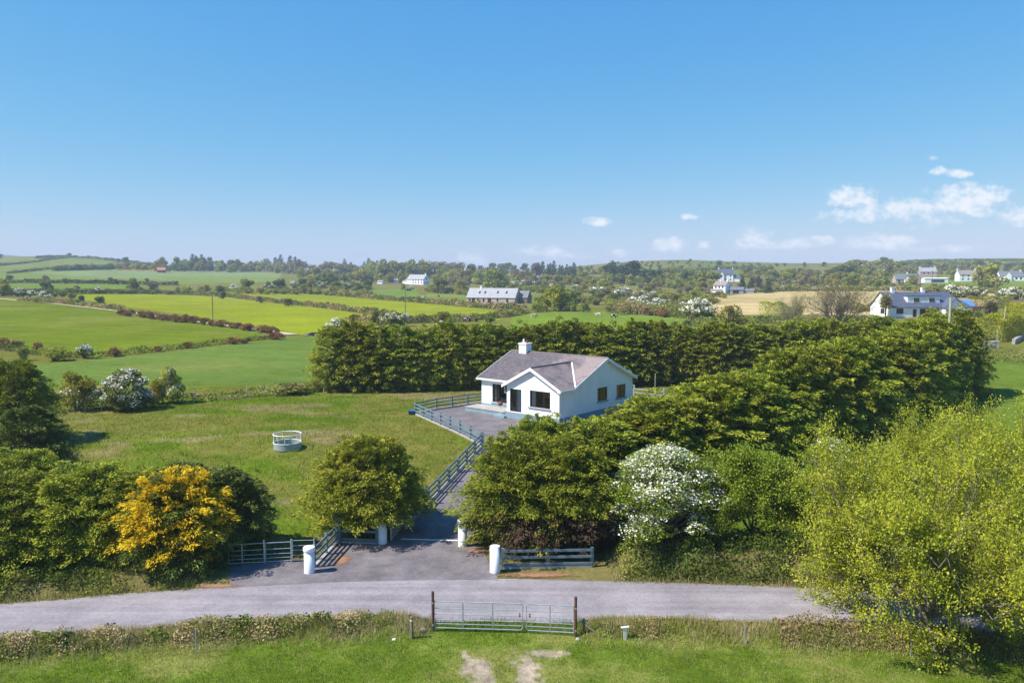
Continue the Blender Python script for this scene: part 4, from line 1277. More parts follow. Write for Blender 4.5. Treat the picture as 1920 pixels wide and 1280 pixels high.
def tube_gate(label, p0, p1, rails, posts, h0=0.12, rounded=True, group=None, mats='galv', r=0.022, latch=None):
    """tubular field gate: frame with rails, uprights"""
    t = thing('field_gate', label, 'gate', p0, 0, group)
    d = p1 - p0; ln = d.length; d = d / ln
    hs = rails; top, bot = max(hs), min(hs)
    P = lambda s, h: d * s + Vector((0, 0, h))
    mb = MB(); c = 0.09
    path = [P(0.03, bot), P(ln - c, bot), P(ln - .02, bot + c), P(ln - .02, top - c), P(ln - c, top), P(0.03, top)] if rounded == 'far' else \
           ([P(ln - .03, bot), P(c, bot), P(.02, bot + c), P(.02, top - c), P(c, top), P(ln - .03, top)] if rounded == 'near' else
            [P(0.03, bot), P(ln - .03, bot), P(ln - .03, top), P(0.03, top)])
    mb.tube(path, r, 8)
    s_ = 0.03 if rounded != 'near' else ln - .03
    mb.tube([P(s_, bot - .03), P(s_, top + .03)], r, 8)
    mb.build('gate_frame', M[mats], t)
    for h in sorted(hs)[1:-1]:
        MB().tube([P(0.03, h), P(ln - .03, h)], r * 0.78, 8).build('rail', M[mats], t)
    for s in posts:
        MB().bar(P(s * ln, bot), P(s * ln, top), 0.045, 0.03).build('upright', M[mats], t)
    if latch is not None:
        mb = MB(); mb.bar(P(latch, top * .62), P(latch, top * .30 + .3), 0.05, 0.04); mb.bar(P(latch - .04, top * .66), P(latch + .04, top * .66), .03, .03)
        mb.build('latch', M['rust'], t)
    return t

g0, g1, g2 = at(813, 1181), at(981, 1186), at(1077, 1191)
def gz(v, dz=0.0): return Vector((v.x, v.y, zf(v.x, v.y) + dz))
H6 = (0.13, 0.30, 0.47, 0.69, 0.93, 1.20)
d = (g2 - g0).normalized()
tube_gate('wide leaf of galvanised field gate hung on left rusty post', gz(g0), gz(g1), H6, (0.33, 0.66), rounded='far', latch=(g1 - g0).length - .14)
tube_gate('narrow leaf of galvanised field gate hung on right rusty post', gz(g1 + d * .10), gz(g2), H6, (0.50,), rounded='near', latch=.16)
def stick(name, label, cat, px, py, h, r, m, n=10, tilt=(0, 0), group=None, kids=()):
    p = at(px, py)
    t = tag(MB().tube([(0, 0, -.3), (tilt[0], tilt[1], h)], [r, r * .92], n).build(name, M[m], None, loc=p), label, cat, group)
    return t
for (px, py, hh, lab) in ((812, 1182, 1.58, 'rusty steel gate post hung with the wide gate leaf'), (1079, 1192, 1.58, 'rusty steel gate post hung with the narrow gate leaf')):
    p = at(px, py); t = thing('gate_post', lab, 'post', p, 0, 'rusty field gate posts')
    MB().tube([(0, 0, -.3), (0, 0, hh)], 0.055, 12).build('shaft', M['rust'], t)
    MB().lathe([(.062, hh + .001), (.062, hh + .02)], 12).build('cap', M['rust'], t)
    for z in (.22, 1.12): MB().box((-.03, -.085, z), (.03, -.057, z + .06)).build('hinge', M['galv'], t)
p = at(773, 1195); t = thing('fence_post', 'weathered timber fence post with wire bands left of field gate', 'post', p)
MB().tube([(0, 0, -.3), (-.02, 0, .86)], [.058, .052], 10).build('shaft', M['timber'], t)
MB().lathe([(.06, .70), (.062, .72), (.06, .74)], 10, (-.017, 0)).build('band', M['whitestuff'], t)
p = at(1089, 1190); t = thing('fence_brace', 'leaning timber brace and short post right of field gate', 'brace', p)
MB().tube([(.12, .1, -.2), (.12, .1, .62)], [.06, .05], 8).build('post', M['timber'], t)
MB().bar((.05, .08, .52), (.75, -.15, .02), .08, .06).build('strut', M['timber'], t)
MB().bar((-.18, .1, .50), (.3, .1, .55), .03, .05).build('rail', M['paletimber'], t)
p = at(1172, 1198); t = tag(MB().box((-.06, -.05, -.2), (.05, .05, .34)).hexa([(-.06, -.05, .342), (.05, -.05, .342), (.05, .05, .342), (-.06, .05, .342)], [(-.17, -.07, .48), (.15, -.07, .52), (.15, .07, .52), (-.17, .07, .48)]).build('marker_stone', M['skin'], None, loc=p), 'small pale flat-topped stone marker standing in the roadside bank', 'marker')
def lump(name, label, cat, px, py, r, m, seed, sq=0.7):
    bm = bmesh.new(); bmesh.ops.create_icosphere(bm, subdivisions=2, radius=r)
    rr = random.Random(seed)
    for v in bm.verts: v.co *= rr.uniform(0.78, 1.15); v.co.z *= sq
    me = bpy.data.meshes.new(name); bm.to_mesh(me); bm.free(); me.materials.append(M[m])
    p = at(px, py); p.z += r * sq * 0.5
    return tag(link(name, me, None, p), label, cat)
lump('white_bag', 'crumpled white plastic scrap on bank left of timber post', 'litter', 739, 1199, 0.09, 'skin', 2, .55)
lump('pale_stone', 'pale stone half buried beside the left rusty gate post', 'stone', 794, 1182, 0.11, 'concrete', 5)
lump('pale_stone', 'pale stone at the foot of the right rusty gate post', 'stone', 1083, 1200, 0.09, 'concrete', 6)
lump('white_ball', 'small white ball lying by the blue-grey fence near the pillar', 'ball', 957, 1066, 0.08, 'whitestuff', 7, 1.0)
for px, py, hh, lab in ((368, 1224, .95, 'thin steel stake in the roadside bank, far left'), (1396, 1204, .72, 'thin steel stake in the bank between stone marker and lime tree'), (1708, 1230, .85, 'thin steel stake in front of the lime tree trunk')):
    p = at(px, py); tag(MB().bar((0, 0, -.2), (0, 0, hh), .035, .035).build('fence_stake', M['galv'], None, loc=p), lab, 'stake', 'steel fence stakes')
# left field gates
ga, gb, gc = at(428, 1060), at(548, 1054), at(592, 1052)
tube_gate('galvanised field gate partly hidden behind golden cypress', gz(ga), gz(gb), (0.10, 0.28, 0.48, 0.72, 1.04), (0.22, 0.58), rounded=None, r=.02)
tube_gate('narrow galvanised hurdle beside the capped white pillar', gz(gb, 0), gz(gc), (0.12, 0.36, 0.62, 0.84, 1.10), (), rounded=None, r=.017)
for px, py, lab in ((496, 1058, 'steel post dividing the left field gate'), (547, 1056, 'steel post between field gate and hurdle'), (590, 1054, 'steel post behind the capped white pillar')):
    p = at(px, py - 1); tag(MB().tube([(0, 0, -.2), (0, 0, 1.2)], .04, 8).build('gate_post', M['galv'], None, loc=p), lab, 'post')
# the ring feeder
p = at(539, 840)
t = thing('ring_feeder', 'round galvanised cattle feeder standing empty in the paddock', 'feeder', p)
R = 1.02
o = MB(); n = 40
for k in range(n):
    a, b = 2 * math.pi * k / n, 2 * math.pi * (k + 1) / n
    for r in (R, R - .02):
        q = [(r * math.cos(a), r * math.sin(a), 0), (r * math.cos(b), r * math.sin(b), 0), (r * math.cos(b), r * math.sin(b), .50), (r * math.cos(a), r * math.sin(a), .50)]
        o.face(q if r == R else q[::-1])
o.build('side_sheet', M['galv'], t)
def ring(z, r, name):
    mb = MB(); pts = [(R * math.cos(2 * math.pi * k / 40), R * math.sin(2 * math.pi * k / 40), z) for k in range(41)]
    mb.tube(pts, r, 8, cap=False); mb.build(name, M['pillar'], t)
ring(.50, .028, 'lower_ring'); ring(1.12, .034, 'top_ring')
for k in range(12):
    a = 2 * math.pi * k / 12 + .1
    MB().tube([(R * math.cos(a), R * math.sin(a), .5), (R * math.cos(a), R * math.sin(a), 1.12)], .02, 6).build('upright', M['pillar'], t)
# blue tub
p = at(772, 777); t = thing('blue_tub', 'low blue plastic tub outside the yard fence corner', 'tub', p)
MB().lathe([(.28, 0), (.34, .36), (.37, .37), (.37, .40), (.33, .40), (.27, .05)], 20).build('bowl', M['blue'], t, True)
# thin stakes along the far edge of the paddock
sp = [(190, 770), (273, 764), (363, 756), (463, 745), (547, 738), (607, 737), (688, 727), (767, 719), (846, 709), (1228, 727)]
for k, (px, py) in enumerate(sp):
    p = at(px, py)
    lab = ['leftmost thin pale stake below the flowering hawthorns', 'pale stake beside the yellow gorse bushes', 'pale stake right of the upright flowering hawthorn', 'pale stake in front of low brown hedge in mid boundary',
           'pale stake at the right end of the low brown hedge', 'pale stake at the left end of the tall cypress hedge', 'pale stake in grass before the dark cypress hedge, nearest its left end', 'pale stake in grass before middle of dark cypress hedge',
           'pale stake in grass close to left corner of the bungalow', 'grey stake by the hedge right of the bungalow gable'][k]
    tag(MB().tube([(0, 0, -.2), (.03, 0, 1.25 if k < 9 else 1.7)], .045, 6).build('fence_stake', M['paletimber'], None, loc=p), lab, 'stake', 'thin stakes round the paddock')
# tractor ruts by the gate and needles under the hedge
def blot(name, cx, cy, rx, ry, m, off, seed, kind='structure'):
    c = A(cx, cy); pts = []
    for k in range(40):
        a = 2 * math.pi * k / 40
        w = 0.55 + 0.9 * fbm(np.array([math.cos(a) * 2.3 + seed]), np.array([math.sin(a) * 2.3]), seed, 3)[0]
        pts.append((c[0] + rx * w * math.cos(a), c[1] + ry * w * math.sin(a)))
    return drape(name, pts, m, off, 0.35, kind)
blot('fallen_needles', 1010, 1078, 2.6, 0.42, M['needles'], 0.05, 6); blot('fallen_needles', 897, 1034, 0.75, 0.5, M['needles'], 0.05, 9)
blot('fallen_needles', 640, 1050, 0.5, 1.0, M['needles'], 0.046, 12); blot('fallen_needles', 405, 1100, 1.4, 0.35, M['needles'], 0.05, 14)

# ================================================================== buildings further off
WORDS = ['first', 'second', 'third', 'fourth', 'fifth', 'sixth', 'seventh', 'eighth', 'ninth', 'tenth', 'eleventh', 'twelfth', 'thirteenth', 'fourteenth', 'fifteenth', 'sixteenth', 'seventeenth', 'eighteenth',
         'nineteenth', 'twentieth', 'twenty-first', 'twenty-second', 'twenty-third', 'twenty-fourth', 'twenty-fifth', 'twenty-sixth', 'twenty-seventh', 'twenty-eighth', 'twenty-ninth', 'thirtieth']

def house(name, label, px, py, w, dp, rot, eave, ridge, wall, roof, wins=(), chims=(), cat='house', hip=(0, 0), wing=None, base=1.6, far=1250, trim='trim'):
    """walls, pitched roof (gabled or hipped), windows as boxes let into the front (-y) or the gables, chimneys on the ridge"""
    p = at(px, py, far)
    t = thing(name, label, cat, p, math.radians(rot))
    hw, hd, ov = w / 2, dp / 2, 0.3
    mb = MB(); mb.hexa([(-hw, -hd, -base), (hw, -hd, -base), (hw, hd, -base), (-hw, hd, -base)], [(-hw, -hd, eave), (hw, -hd, eave), (hw, hd, eave), (-hw, hd, eave)])
    for sx, hp_ in ((-1, hip[0]), (1, hip[1])):
        if not hp_: mb.face([(sx * hw, -hd, eave), (sx * hw, hd, eave), (sx * hw, 0, ridge - .12)])
    mb.build('wall', M[wall], t)
    rl, rr = -hw - ov + hip[0], hw + ov - hip[1]
    e = eave - ov * (ridge - eave) / hd
    rb = MB(); F_ = [(-hw - ov, -hd - ov, e), (hw + ov, -hd - ov, e), (rr, 0, ridge), (rl, 0, ridge)]; B_ = [(hw + ov, hd + ov, e), (-hw - ov, hd + ov, e), (rl, 0, ridge), (rr, 0, ridge)]
    rb.slab(*F_, .14); rb.slab(*B_, .14)
    if hip[0]: rb.face([(-hw - ov, hd + ov, e), (-hw - ov, -hd - ov, e), (rl, 0, ridge)])
    if hip[1]: rb.face([(hw + ov, -hd - ov, e), (hw + ov, hd + ov, e), (rr, 0, ridge)])
    ro = rb.build('roof', M[roof], t)
    for cx in chims:
        mb = MB(); mb.box((cx - .42, -.42, ridge - .8), (cx + .42, .42, ridge + 1.0)); mb.box((cx - .5, -.5, ridge + 1.002), (cx + .5, .5, ridge + 1.15)); mb.build('chimney', M['trim'], ro)
    for (side, x, z, ww, hh) in wins:
        mb = MB()
        if side == 'f': mb.box((x - ww / 2, -hd - .04, z), (x + ww / 2, -hd + .05, z + hh))
        elif side == 'r': mb.box((hw - .05, x - ww / 2, z), (hw + .04, x + ww / 2, z + hh))
        elif side == 'l': mb.box((-hw - .04, x - ww / 2, z), (-hw + .05, x + ww / 2, z + hh))
        elif side == 's':   # skylight on the front slope
            s = (ridge - e) / (hd + ov); y0 = -hd - ov + (z - e) / s; y1 = y0 + hh
            mb.hexa([(x - ww / 2, y0, z + .03), (x + ww / 2, y0, z + .03), (x + ww / 2, y1, z + hh * s + .03), (x - ww / 2, y1, z + hh * s + .03)], [(x - ww / 2, y0, z + .1), (x + ww / 2, y0, z + .1), (x + ww / 2, y1, z + hh * s + .1), (x - ww / 2, y1, z + hh * s + .1)])
        nm = 'door' if z < 0.3 and hh > 1.7 else 'window'
        mb.build('skylight' if side == 's' else nm, M['brown'] if nm == 'door' and side != 's' else M['darkwin'], ro if side == 's' else t)
    if wing:   # a lower block against one end or a gable out of the front: (x, y, w, dp, eave, ridge, along)
        for (wx, wy, ww, wd, we, wr, along, wm, rm) in wing:
            a, b = ww / 2, wd / 2
            mb = MB(); mb.box((wx - a, wy - b, -base), (wx + a, wy + b, we))
            if along == 'x':
                for sx in (-a, a): mb.face([(wx + sx, wy - b, we), (wx + sx, wy + b, we), (wx + sx, wy, wr - .1)])
            elif along == 'y':
                for sy in (-b, b): mb.face([(wx - a, wy + sy, we), (wx + a, wy + sy, we), (wx, wy + sy, wr - .1)])
            mb.build('wing', M[wm], t)
            rb = MB()
            if along == 'x':
                k = we - .25 * (wr - we) / b
                rb.slab((wx - a - .2, wy - b - .25, k), (wx + a + .2, wy - b - .25, k), (wx + a + .2, wy, wr), (wx - a - .2, wy, wr), .12)
                rb.slab((wx + a + .2, wy + b + .25, k), (wx - a - .2, wy + b + .25, k), (wx - a - .2, wy, wr), (wx + a + .2, wy, wr), .12)
            elif along == 'y':
                k = we - .25 * (wr - we) / a
                rb.slab((wx - a - .25, wy + b + .2, k), (wx - a - .25, wy - b - .25, k), (wx, wy - b - .25, wr), (wx, wy + b + .2, wr), .12)
                rb.slab((wx + a + .25, wy - b - .25, k), (wx + a + .25, wy + b + .2, k), (wx, wy + b + .2, wr), (wx, wy - b - .25, wr), .12)
            else:
                rb.box((wx - a - .15, wy - b - .15, we + .002), (wx + a + .15, wy + b + .15, we + .22))
            rb.build('wing_roof', M[rm], t)
    return t

house('stone_barn', 'long pink-stone barn with grey roof and skylights beyond the green fields', 926, 568, 25, 8, -22, 3.0, 7.2, 'stone', 'greyroof', far=1000,
      wins=[('f', x, z, w, h) for x, z, w, h in ((-11, .1, .9, 2.1), (-9, .1, 1.6, 2.2), (-6.6, .6, .9, 1.5), (-3.6, .6, .9, 1.5), (-.6, .1, 1.8, 2.3), (3.6, .6, .9, 1.6), (8.6, .5, 1.0, 1.7))] + [('s', x, 4.6, .8, 1.0) for x in (-6.5, -3.6, 3, 7.5)],
      chims=(-6.6,), wing=[(14.6, 3.2, 5, 6, 3.0, 6.0, 'x', 'darkstone', 'slate')], cat='barn')
house('white_farmhouse', 'white farmhouse with pale slate roof among trees, left of the stone barn', 784, 533, 18, 8, -34, 4.4, 8.2, 'white', 'greyroof', chims=(8.4,),
      wins=[('f', x, z, 1.1, 1.4) for x in (-2, 1, 4, 7) for z in (.8, 3.0)] + [('r', -1.5, .8, 1, 1.3), ('r', 1.5, .8, 1, 1.3), ('r', 0, 4.0, 2.4, 1.2)], wing=[(-12.0, .3, 6, 6.5, 2.8, 5.4, 'x', 'white', 'greyroof')])
house('white_shed', 'low white-roofed shed left of the white farmhouse', 738, 530, 9, 5, -10, 2.4, 3.6, 'white', 'trim', cat='shed')
house('white_shed', 'tiny pale shed at the field edge, below the low white-roofed shed', 714, 532, 5, 4, -20, 2.0, 2.9, 'white', 'greyroof', cat='shed')
house('grey_roofed_house', 'grey roofed house half buried in trees, farthest left of the white farmhouse', 661, 522, 11, 7, -15, 2.8, 5.6, 'white', 'greyroof')
house('white_house', 'small white house below the copper-purple tree', 1006, 526, 12, 6, 0, 2.8, 4.8, 'white', 'slate', chims=(-5, 4.5))
house('red_shed', 'red roofed farm shed at the skyline wood, far left', 303, 511, 8, 6, 15, 2.8, 5.5, 'terracotta', 'redroof', cat='shed')
house('white_cottage', 'two-storey white cottage with brown roof by the tan stubble field', 1354, 550, 7.2, 8.5, -38, 4.7, 7.0, 'white', 'brownroof', chims=(-1, 3.0), far=700,
      wins=[('f', -2, 3.0, .9, 1.2), ('f', 0, 3.0, .9, 1.2), ('f', 2, 3.0, .9, 1.2), ('r', 1.6, 3.0, 1, 1.3), ('r', 1.6, .1, 1.1, 2.0)],
      wing=[(-1.2, -5.6, 6.0, 2.6, 1.9, 2.6, 'x', 'white', 'brownroof')])
house('grey_shed', 'curved-looking dark shed with pale lean-to beside the white cottage', 1382, 550, 7, 6, -20, 2.2, 3.6, 'greyroof', 'slate', cat='shed', far=700, wing=[(6.2, 0, 5.5, 4, 2.0, 2.4, 'x', 'greyroof', 'greyroof')], wins=[('f', -.5, .1, 3.4, 2.0)])
house('gabled_mansion', 'tall white gabled house with dark roof above the white cottage', 1360, 528, 12, 8, -12, 6.2, 10.5, 'white', 'bluslate', chims=(-5.6, 5.6), wins=[('f', x, z, 1.0, 1.4) for x in (-3.8, 0, 3.8) for z in (1, 3.9)],
      wing=[(-3.4, -4.6, 3.6, 2.6, 5.5, 8.6, 'y', 'white', 'bluslate'), (8.6, -1, 5, 5, 3.2, 5.8, 'x', 'white', 'bluslate')])
house('pink_house', 'pinkish gabled house hidden among trees above the stubble field', 1583, 531, 13, 7, -10, 3.0, 6.2, 'stone', 'brownroof', chims=(6,), wing=[(3.6, -3.8, 3.4, 2, 3, 5.4, 'y', 'white', 'brownroof')])
house('dark_roofed_house', 'small dark roofed house in scrub, left of the white cottage', 1279, 527, 10, 6, 10, 2.6, 4.8, 'greyroof', 'greyroof')
house('grey_gabled_house', 'grey roofed house with twin gables right of the stubble field', 1699, 532, 16, 8, -8, 3.4, 7.0, 'stone', 'slate', chims=(.5,), wins=[('f', x, .7, 1.3, 1.5) for x in (-6, -3, 0)],
      wing=[(-1.4, -4.2, 3.0, 1.6, 3.9, 6.4, 'y', 'white', 'slate'), (4.8, -4.6, 4.6, 2.6, 3.6, 6.6, 'y', 'stone', 'slate')])
house('stone_house', 'pale stone house with chimneys behind the twin-gabled grey house', 1738, 519, 13, 8, -14, 4.6, 8.0, 'stone', 'greyroof', chims=(-5.8, 5.8), wins=[('f', x, 2.4, 1.0, 1.4) for x in (-3.5, 0, 3.5)])
house('flat_roofed_annex', 'long low white flat-roofed building between grey and white houses', 1752, 530, 16, 6, -6, 3.2, 3.7, 'white', 'trim', wins=[('f', 1, .3, 9, 1.9)], cat='building')
house('white_farmhouse', 'two-storey white farmhouse with chimney at each gable, far right slope', 1811, 527, 13, 7, -4, 5.2, 8.2, 'white', 'brownroof', chims=(-6.4, 6.4), wins=[('f', x, z, 1.1, 1.3) for x in (-4, 0, 4) for z in (.9, 3.3)])
house('white_villa', 'white villa with front gable on the slope at the right edge', 1893, 526, 16, 8, -12, 3.4, 7.2, 'white', 'slate', chims=(7,), wing=[(-3.2, -4.4, 4.6, 2.4, 4.0, 7.0, 'y', 'white', 'slate'), (-11, -.6, 5, 5, 2.7, 4.2, 'x', 'white', 'greyroof')], wins=[('f', 3, .8, 1.4, 1.5), ('f', 6, .8, 1.4, 1.5)])
house('cream_tower', 'small cream gable peeping from the trees on the right hill', 1681, 506, 5, 5, 20, 6.5, 10.5, 'cream', 'cream', cat='tower')

# the dormer bungalow on the right
t = house('dormer_bungalow', 'white dormer bungalow with blue-grey slate roof behind the tall hedge', 1724, 592, 22.5, 9.6, 5, 2.75, 6.5, 'white', 'bluslate', hip=(0, 4.4), far=600,
          wins=[('f', -8.6, .8, 1.9, 1.4), ('f', -4.5, .0, 1.0, 2.0), ('f', -1.9, .7, 2.3, 1.4), ('f', 1.6, .7, 1.6, 1.4), ('l', -1.2, .7, 1.8, 1.4)],
          wing=[(5.6, -4.9, 5.4, 3.2, 2.6, 5.0, 'y', 'white', 'bluslate')], chims=(-8.0, .6))
mb = MB(); mb.box((-5.9, -3.6, 3.4), (3.2, -1.2, 5.35)); mb.build('dormer', M['white'], t); mb = MB(); mb.box((-6.1, -3.8, 5.352), (3.4, -.6, 5.52)); mb.build('dormer_roof', M['bluslate'], t)
for x in (-3.4, .9):
    mb = MB(); mb.box((x - .8, -3.66, 3.75), (x + .8, -3.55, 5.0)); f = mb.build('window', M['trim'], t)
    for k in (-.52, 0, .52): MB().box((x + k - .22, -3.70, 3.85), (x + k + .22, -3.662, 4.9)).build('pane', M['darkwin'], f)
mb = MB(); mb.box((4.2, -6.58, .7), (7.0, -6.48, 2.0)); mb.build('window', M['darkwin'], t)
house('blue_shed', 'shed with blue sheeting behind the right end of dormer bungalow', 1809, 583, 3.0, 3.4, 12, 1.8, 3.3, 'bluesheet', 'bluesheet', cat='shed', far=600)
pa, pb_ = at(1822, 590), at(1848, 588)
mb = MB(); d = pb_ - pa; mb.bar(Vector((0, 0, 1.0)), d + Vector((0, 0, 1.0)), .12, 2.4); tag(mb.build('timber_fence', M['redroof'], None, loc=pa), 'red-brown board fence right of the dormer bungalow', 'fence')

# low stone walls by the lane on the right
def stone_wall(label, pix, h, th, seed):
    P = [at(*q) for q in pix]; mb = MB(); rr = random.Random(seed)
    for a, b in zip(P, P[1:]):
        n = max(2, int((b - a).length / .55)); d = (b - a).normalized(); s = Vector((d.y, -d.x, 0)) * th / 2
        for k in range(n):
            for c in range(max(1, int(h / .3))):
                q = a.lerp(b, (k + rr.uniform(.0, .25)) / n); q2 = a.lerp(b, (k + 0.98) / n); z0 = c * .3; z1 = z0 + rr.uniform(.24, .31)
                j = rr.uniform(-.06, .06); v = Vector((0, j, 0))
                mb.hexa([q - s + v + Vector((0, 0, z0)) - P[0], q2 - s + v + Vector((0, 0, z0)) - P[0], q2 + s + v + Vector((0, 0, z0)) - P[0], q + s + v + Vector((0, 0, z0)) - P[0]],
                        [q - s + v + Vector((0, 0, z1)) - P[0], q2 - s + v + Vector((0, 0, z1)) - P[0], q2 + s + v + Vector((0, 0, z1)) - P[0], q + s + v + Vector((0, 0, z1)) - P[0]])
    return tag(mb.build('stone_wall', M['concrete'], None, loc=P[0]), label, 'wall')
stone_wall('low rubble wall beside the clipped golden hedge, right edge', [(1900, 645), (1925, 632)], 1.0, .5, 1)
stone_wall('short grey wall and pier at the end of the tall hedge', [(1843, 652), (1872, 652)], 1.2, .5, 2)

# rubble heap at the end of the dirt track
rr = random.Random(5)
hp = thing('rubble_heap', 'heap of black and white silage tyres at the end of dirt track', 'heap', at(594, 629))
for k in range(22):
    mb = MB(); r = .42; c = Vector((rr.uniform(-2.4, 2.4), rr.uniform(-1, 1), 0)); c.z = rr.uniform(.1, 1.0) * (1 - abs(c.x) / 3)
    pts = [(c.x + r * math.cos(a * .5236), c.y + r * math.sin(a * .5236), c.z) for a in range(13)]
    mb.tube(pts, .17, 6, cap=False); mb.build('tyre', M['black'] if k % 5 else M['concrete'], hp)

# ------------------------------------------------------------------ poles
def pole(px, py, top, r, label, arm=1.6, m='timber', lean=0.0, far=1250):
    p = at(px, py, far); h = (py - top) * p.y / F
    t = thing('utility_pole', label, 'pole', p, math.radians(random.uniform(-30, 30)), 'wooden utility poles')
    MB().tube([(0, 0, -1), (lean * h, 0, h)], [r, r * .72], 8).build('shaft', M[m], t)
    if arm:
        MB().box((lean * h - arm / 2, -.06, h - .45), (lean * h + arm / 2, .06, h - .30)).build('crossarm', M[m], t)
        for x in (-.42, 0, .42): MB().lathe([(.05, h - .298), (.07, h - .2), (.05, h - .1)], 8, (lean * h + x * arm, 0)).build('insulator', M['whitestuff'], t)
    return t
pole(1771, 760, 556, .16, 'tall pale utility pole rising through the tall hedge on the right', 0, 'paletimber', .012)
pole(399, 596, 551, .17, 'utility pole standing in the yellow-green field left of centre')
pole(760, 585, 541, .17, 'utility pole in front of the white farmhouse, beside flowering hawthorns', 1.2)
pole(1092, 577, 529, .18, 'taller utility pole of the pair right of the stone barn', 2.0)
pole(1103, 557, 519, .18, 'farther utility pole of the pair right of the stone barn', 1.8)
pole(1327, 560, 522, .17, 'pale utility pole left of the two-storey white cottage', 1.6, 'paletimber')
pole(1466, 546, 527, .18, 'short utility pole behind the middle of the stubble field', 1.2, 'paletimber')
pole(1748, 531, 507, .2, 'utility pole before the long low white flat-roofed building', 2.0)
pole(1866, 560, 516, .2, 'dark utility pole below the white villa', 1.8)
pole(1910, 590, 543, .15, 'utility pole at right edge behind the golden hedge', 1.2)
pole(1813, 558, 536, .15, 'thin pale pole behind dormer bungalow roof', 0, 'paletimber')
pole(1876, 640, 575, .11, 'leaning pale stay post over the golden hedge', 0, 'paletimber', .12)
pole(1869, 643, 616, .07, 'thin steel post at the end of the golden hedge', 0, 'galv')
pole(1364, 612, 584, .22, 'broken dark stump of a pole beside olive bush', 0, 'timber')

# ------------------------------------------------------------------ cattle
def cow_mesh(seed):
    """one continuous skin over a standing, grazing cow"""
    V = [(-.75, 0, 1.02), (-.35, 0, 1.0), (.1, 0, .98), (.55, 0, 1.03), (.85, 0, 1.0), (1.05, 0, .80), (1.22, 0, .60), (1.36, 0, .40),
         (-.80, .2, .62), (-.86, .2, .36), (-.84, .2, .02), (-.80, -.2, .62), (-.86, -.2, .36), (-.84, -.2, .02),
         (.60, .2, .55), (.60, .2, .3), (.60, .2, .02), (.60, -.2, .55), (.60, -.2, .3), (.60, -.2, .02), (-.98, 0, 1.0), (-1.02, 0, .5), (1.16, .16, .74), (1.16, -.16, .74)]
    E = [(0, 1), (1, 2), (2, 3), (3, 4), (4, 5), (5, 6), (6, 7), (0, 8), (8, 9), (9, 10), (0, 11), (11, 12), (12, 13), (3, 14), (14, 15), (15, 16), (3, 17), (17, 18), (18, 19), (0, 20), (20, 21), (5, 22), (5, 23)]
    Rr = [.32, .37, .38, .34, .22, .17, .15, .10, .16, .09, .06, .16, .09, .06, .12, .075, .06, .12, .075, .06, .05, .03, .05, .05]
    me = bpy.data.meshes.new('cow'); me.from_pydata(V, E, [])
    o = bpy.data.objects.new('cow', me); COL.objects.link(o)
    md = o.modifiers.new('skin', 'SKIN')
    for i, s in enumerate(me.skin_vertices[0].data): s.radius = (Rr[i], Rr[i]); s.use_root = (i == 1)
    o.modifiers.new('sub', 'SUBSURF').levels = 1
    dg = bpy.context.evaluated_depsgraph_get()
    out = bpy.data.meshes.new_from_object(o.evaluated_get(dg))
    bpy.data.objects.remove(o); out.name = 'cow'
    return out
def cow_mat(a, b, s):
    m = mat('cow_hide', a, .85, .05, 2.0, col2=b, s2=s, thr=(.49, .53)); return m
cm = cow_mesh(1); cm.materials.clear(); cm.materials.append(cow_mat((.02, .018, .018), (.70, .68, .64), 1.1))
cm2 = cm.copy(); cm2.materials.clear(); cm2.materials.append(cow_mat((.62, .55, .48), (.30, .16, .09), .9))
for k, (px, py, rz, me, lab) in enumerate(((1151, 597, 20, cm, 'black and white cow grazing beyond the back hedge'), (1122, 594, 160, cm2, 'pale brown and white cow left of the black and white cow'),
                                           (1001, 596, 10, cm2, 'pale cow partly hidden by the back hedge, right of the stone barn'), (829, 610, 70, cm2, 'pale cow grazing near the bracken bank left of the stone barn'),
                                           (876, 604, 200, cm, 'black and white cow below the field in front of the stone barn'))):
    p = at(px, py); tag(link('cow', me, None, p, math.radians(rz)), lab, 'cow', 'cattle beyond the hedge')

# ================================================================== planting
def plant(name, label, cat, meshes, loc, rz=0, s=(1, 1, 1), group=None):
    """Empty at the foot, crown and trunk under it (meshes may be shared)"""
    t = thing(name, label, cat, loc, rz, group); t.scale = s
    link('crown', meshes[0], t); link('trunk', meshes[1], t)
    return t

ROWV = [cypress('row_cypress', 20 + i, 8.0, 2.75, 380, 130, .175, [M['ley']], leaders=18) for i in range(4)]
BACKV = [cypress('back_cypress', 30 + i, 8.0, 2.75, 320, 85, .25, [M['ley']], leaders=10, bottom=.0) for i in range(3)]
rr = random.Random(9)
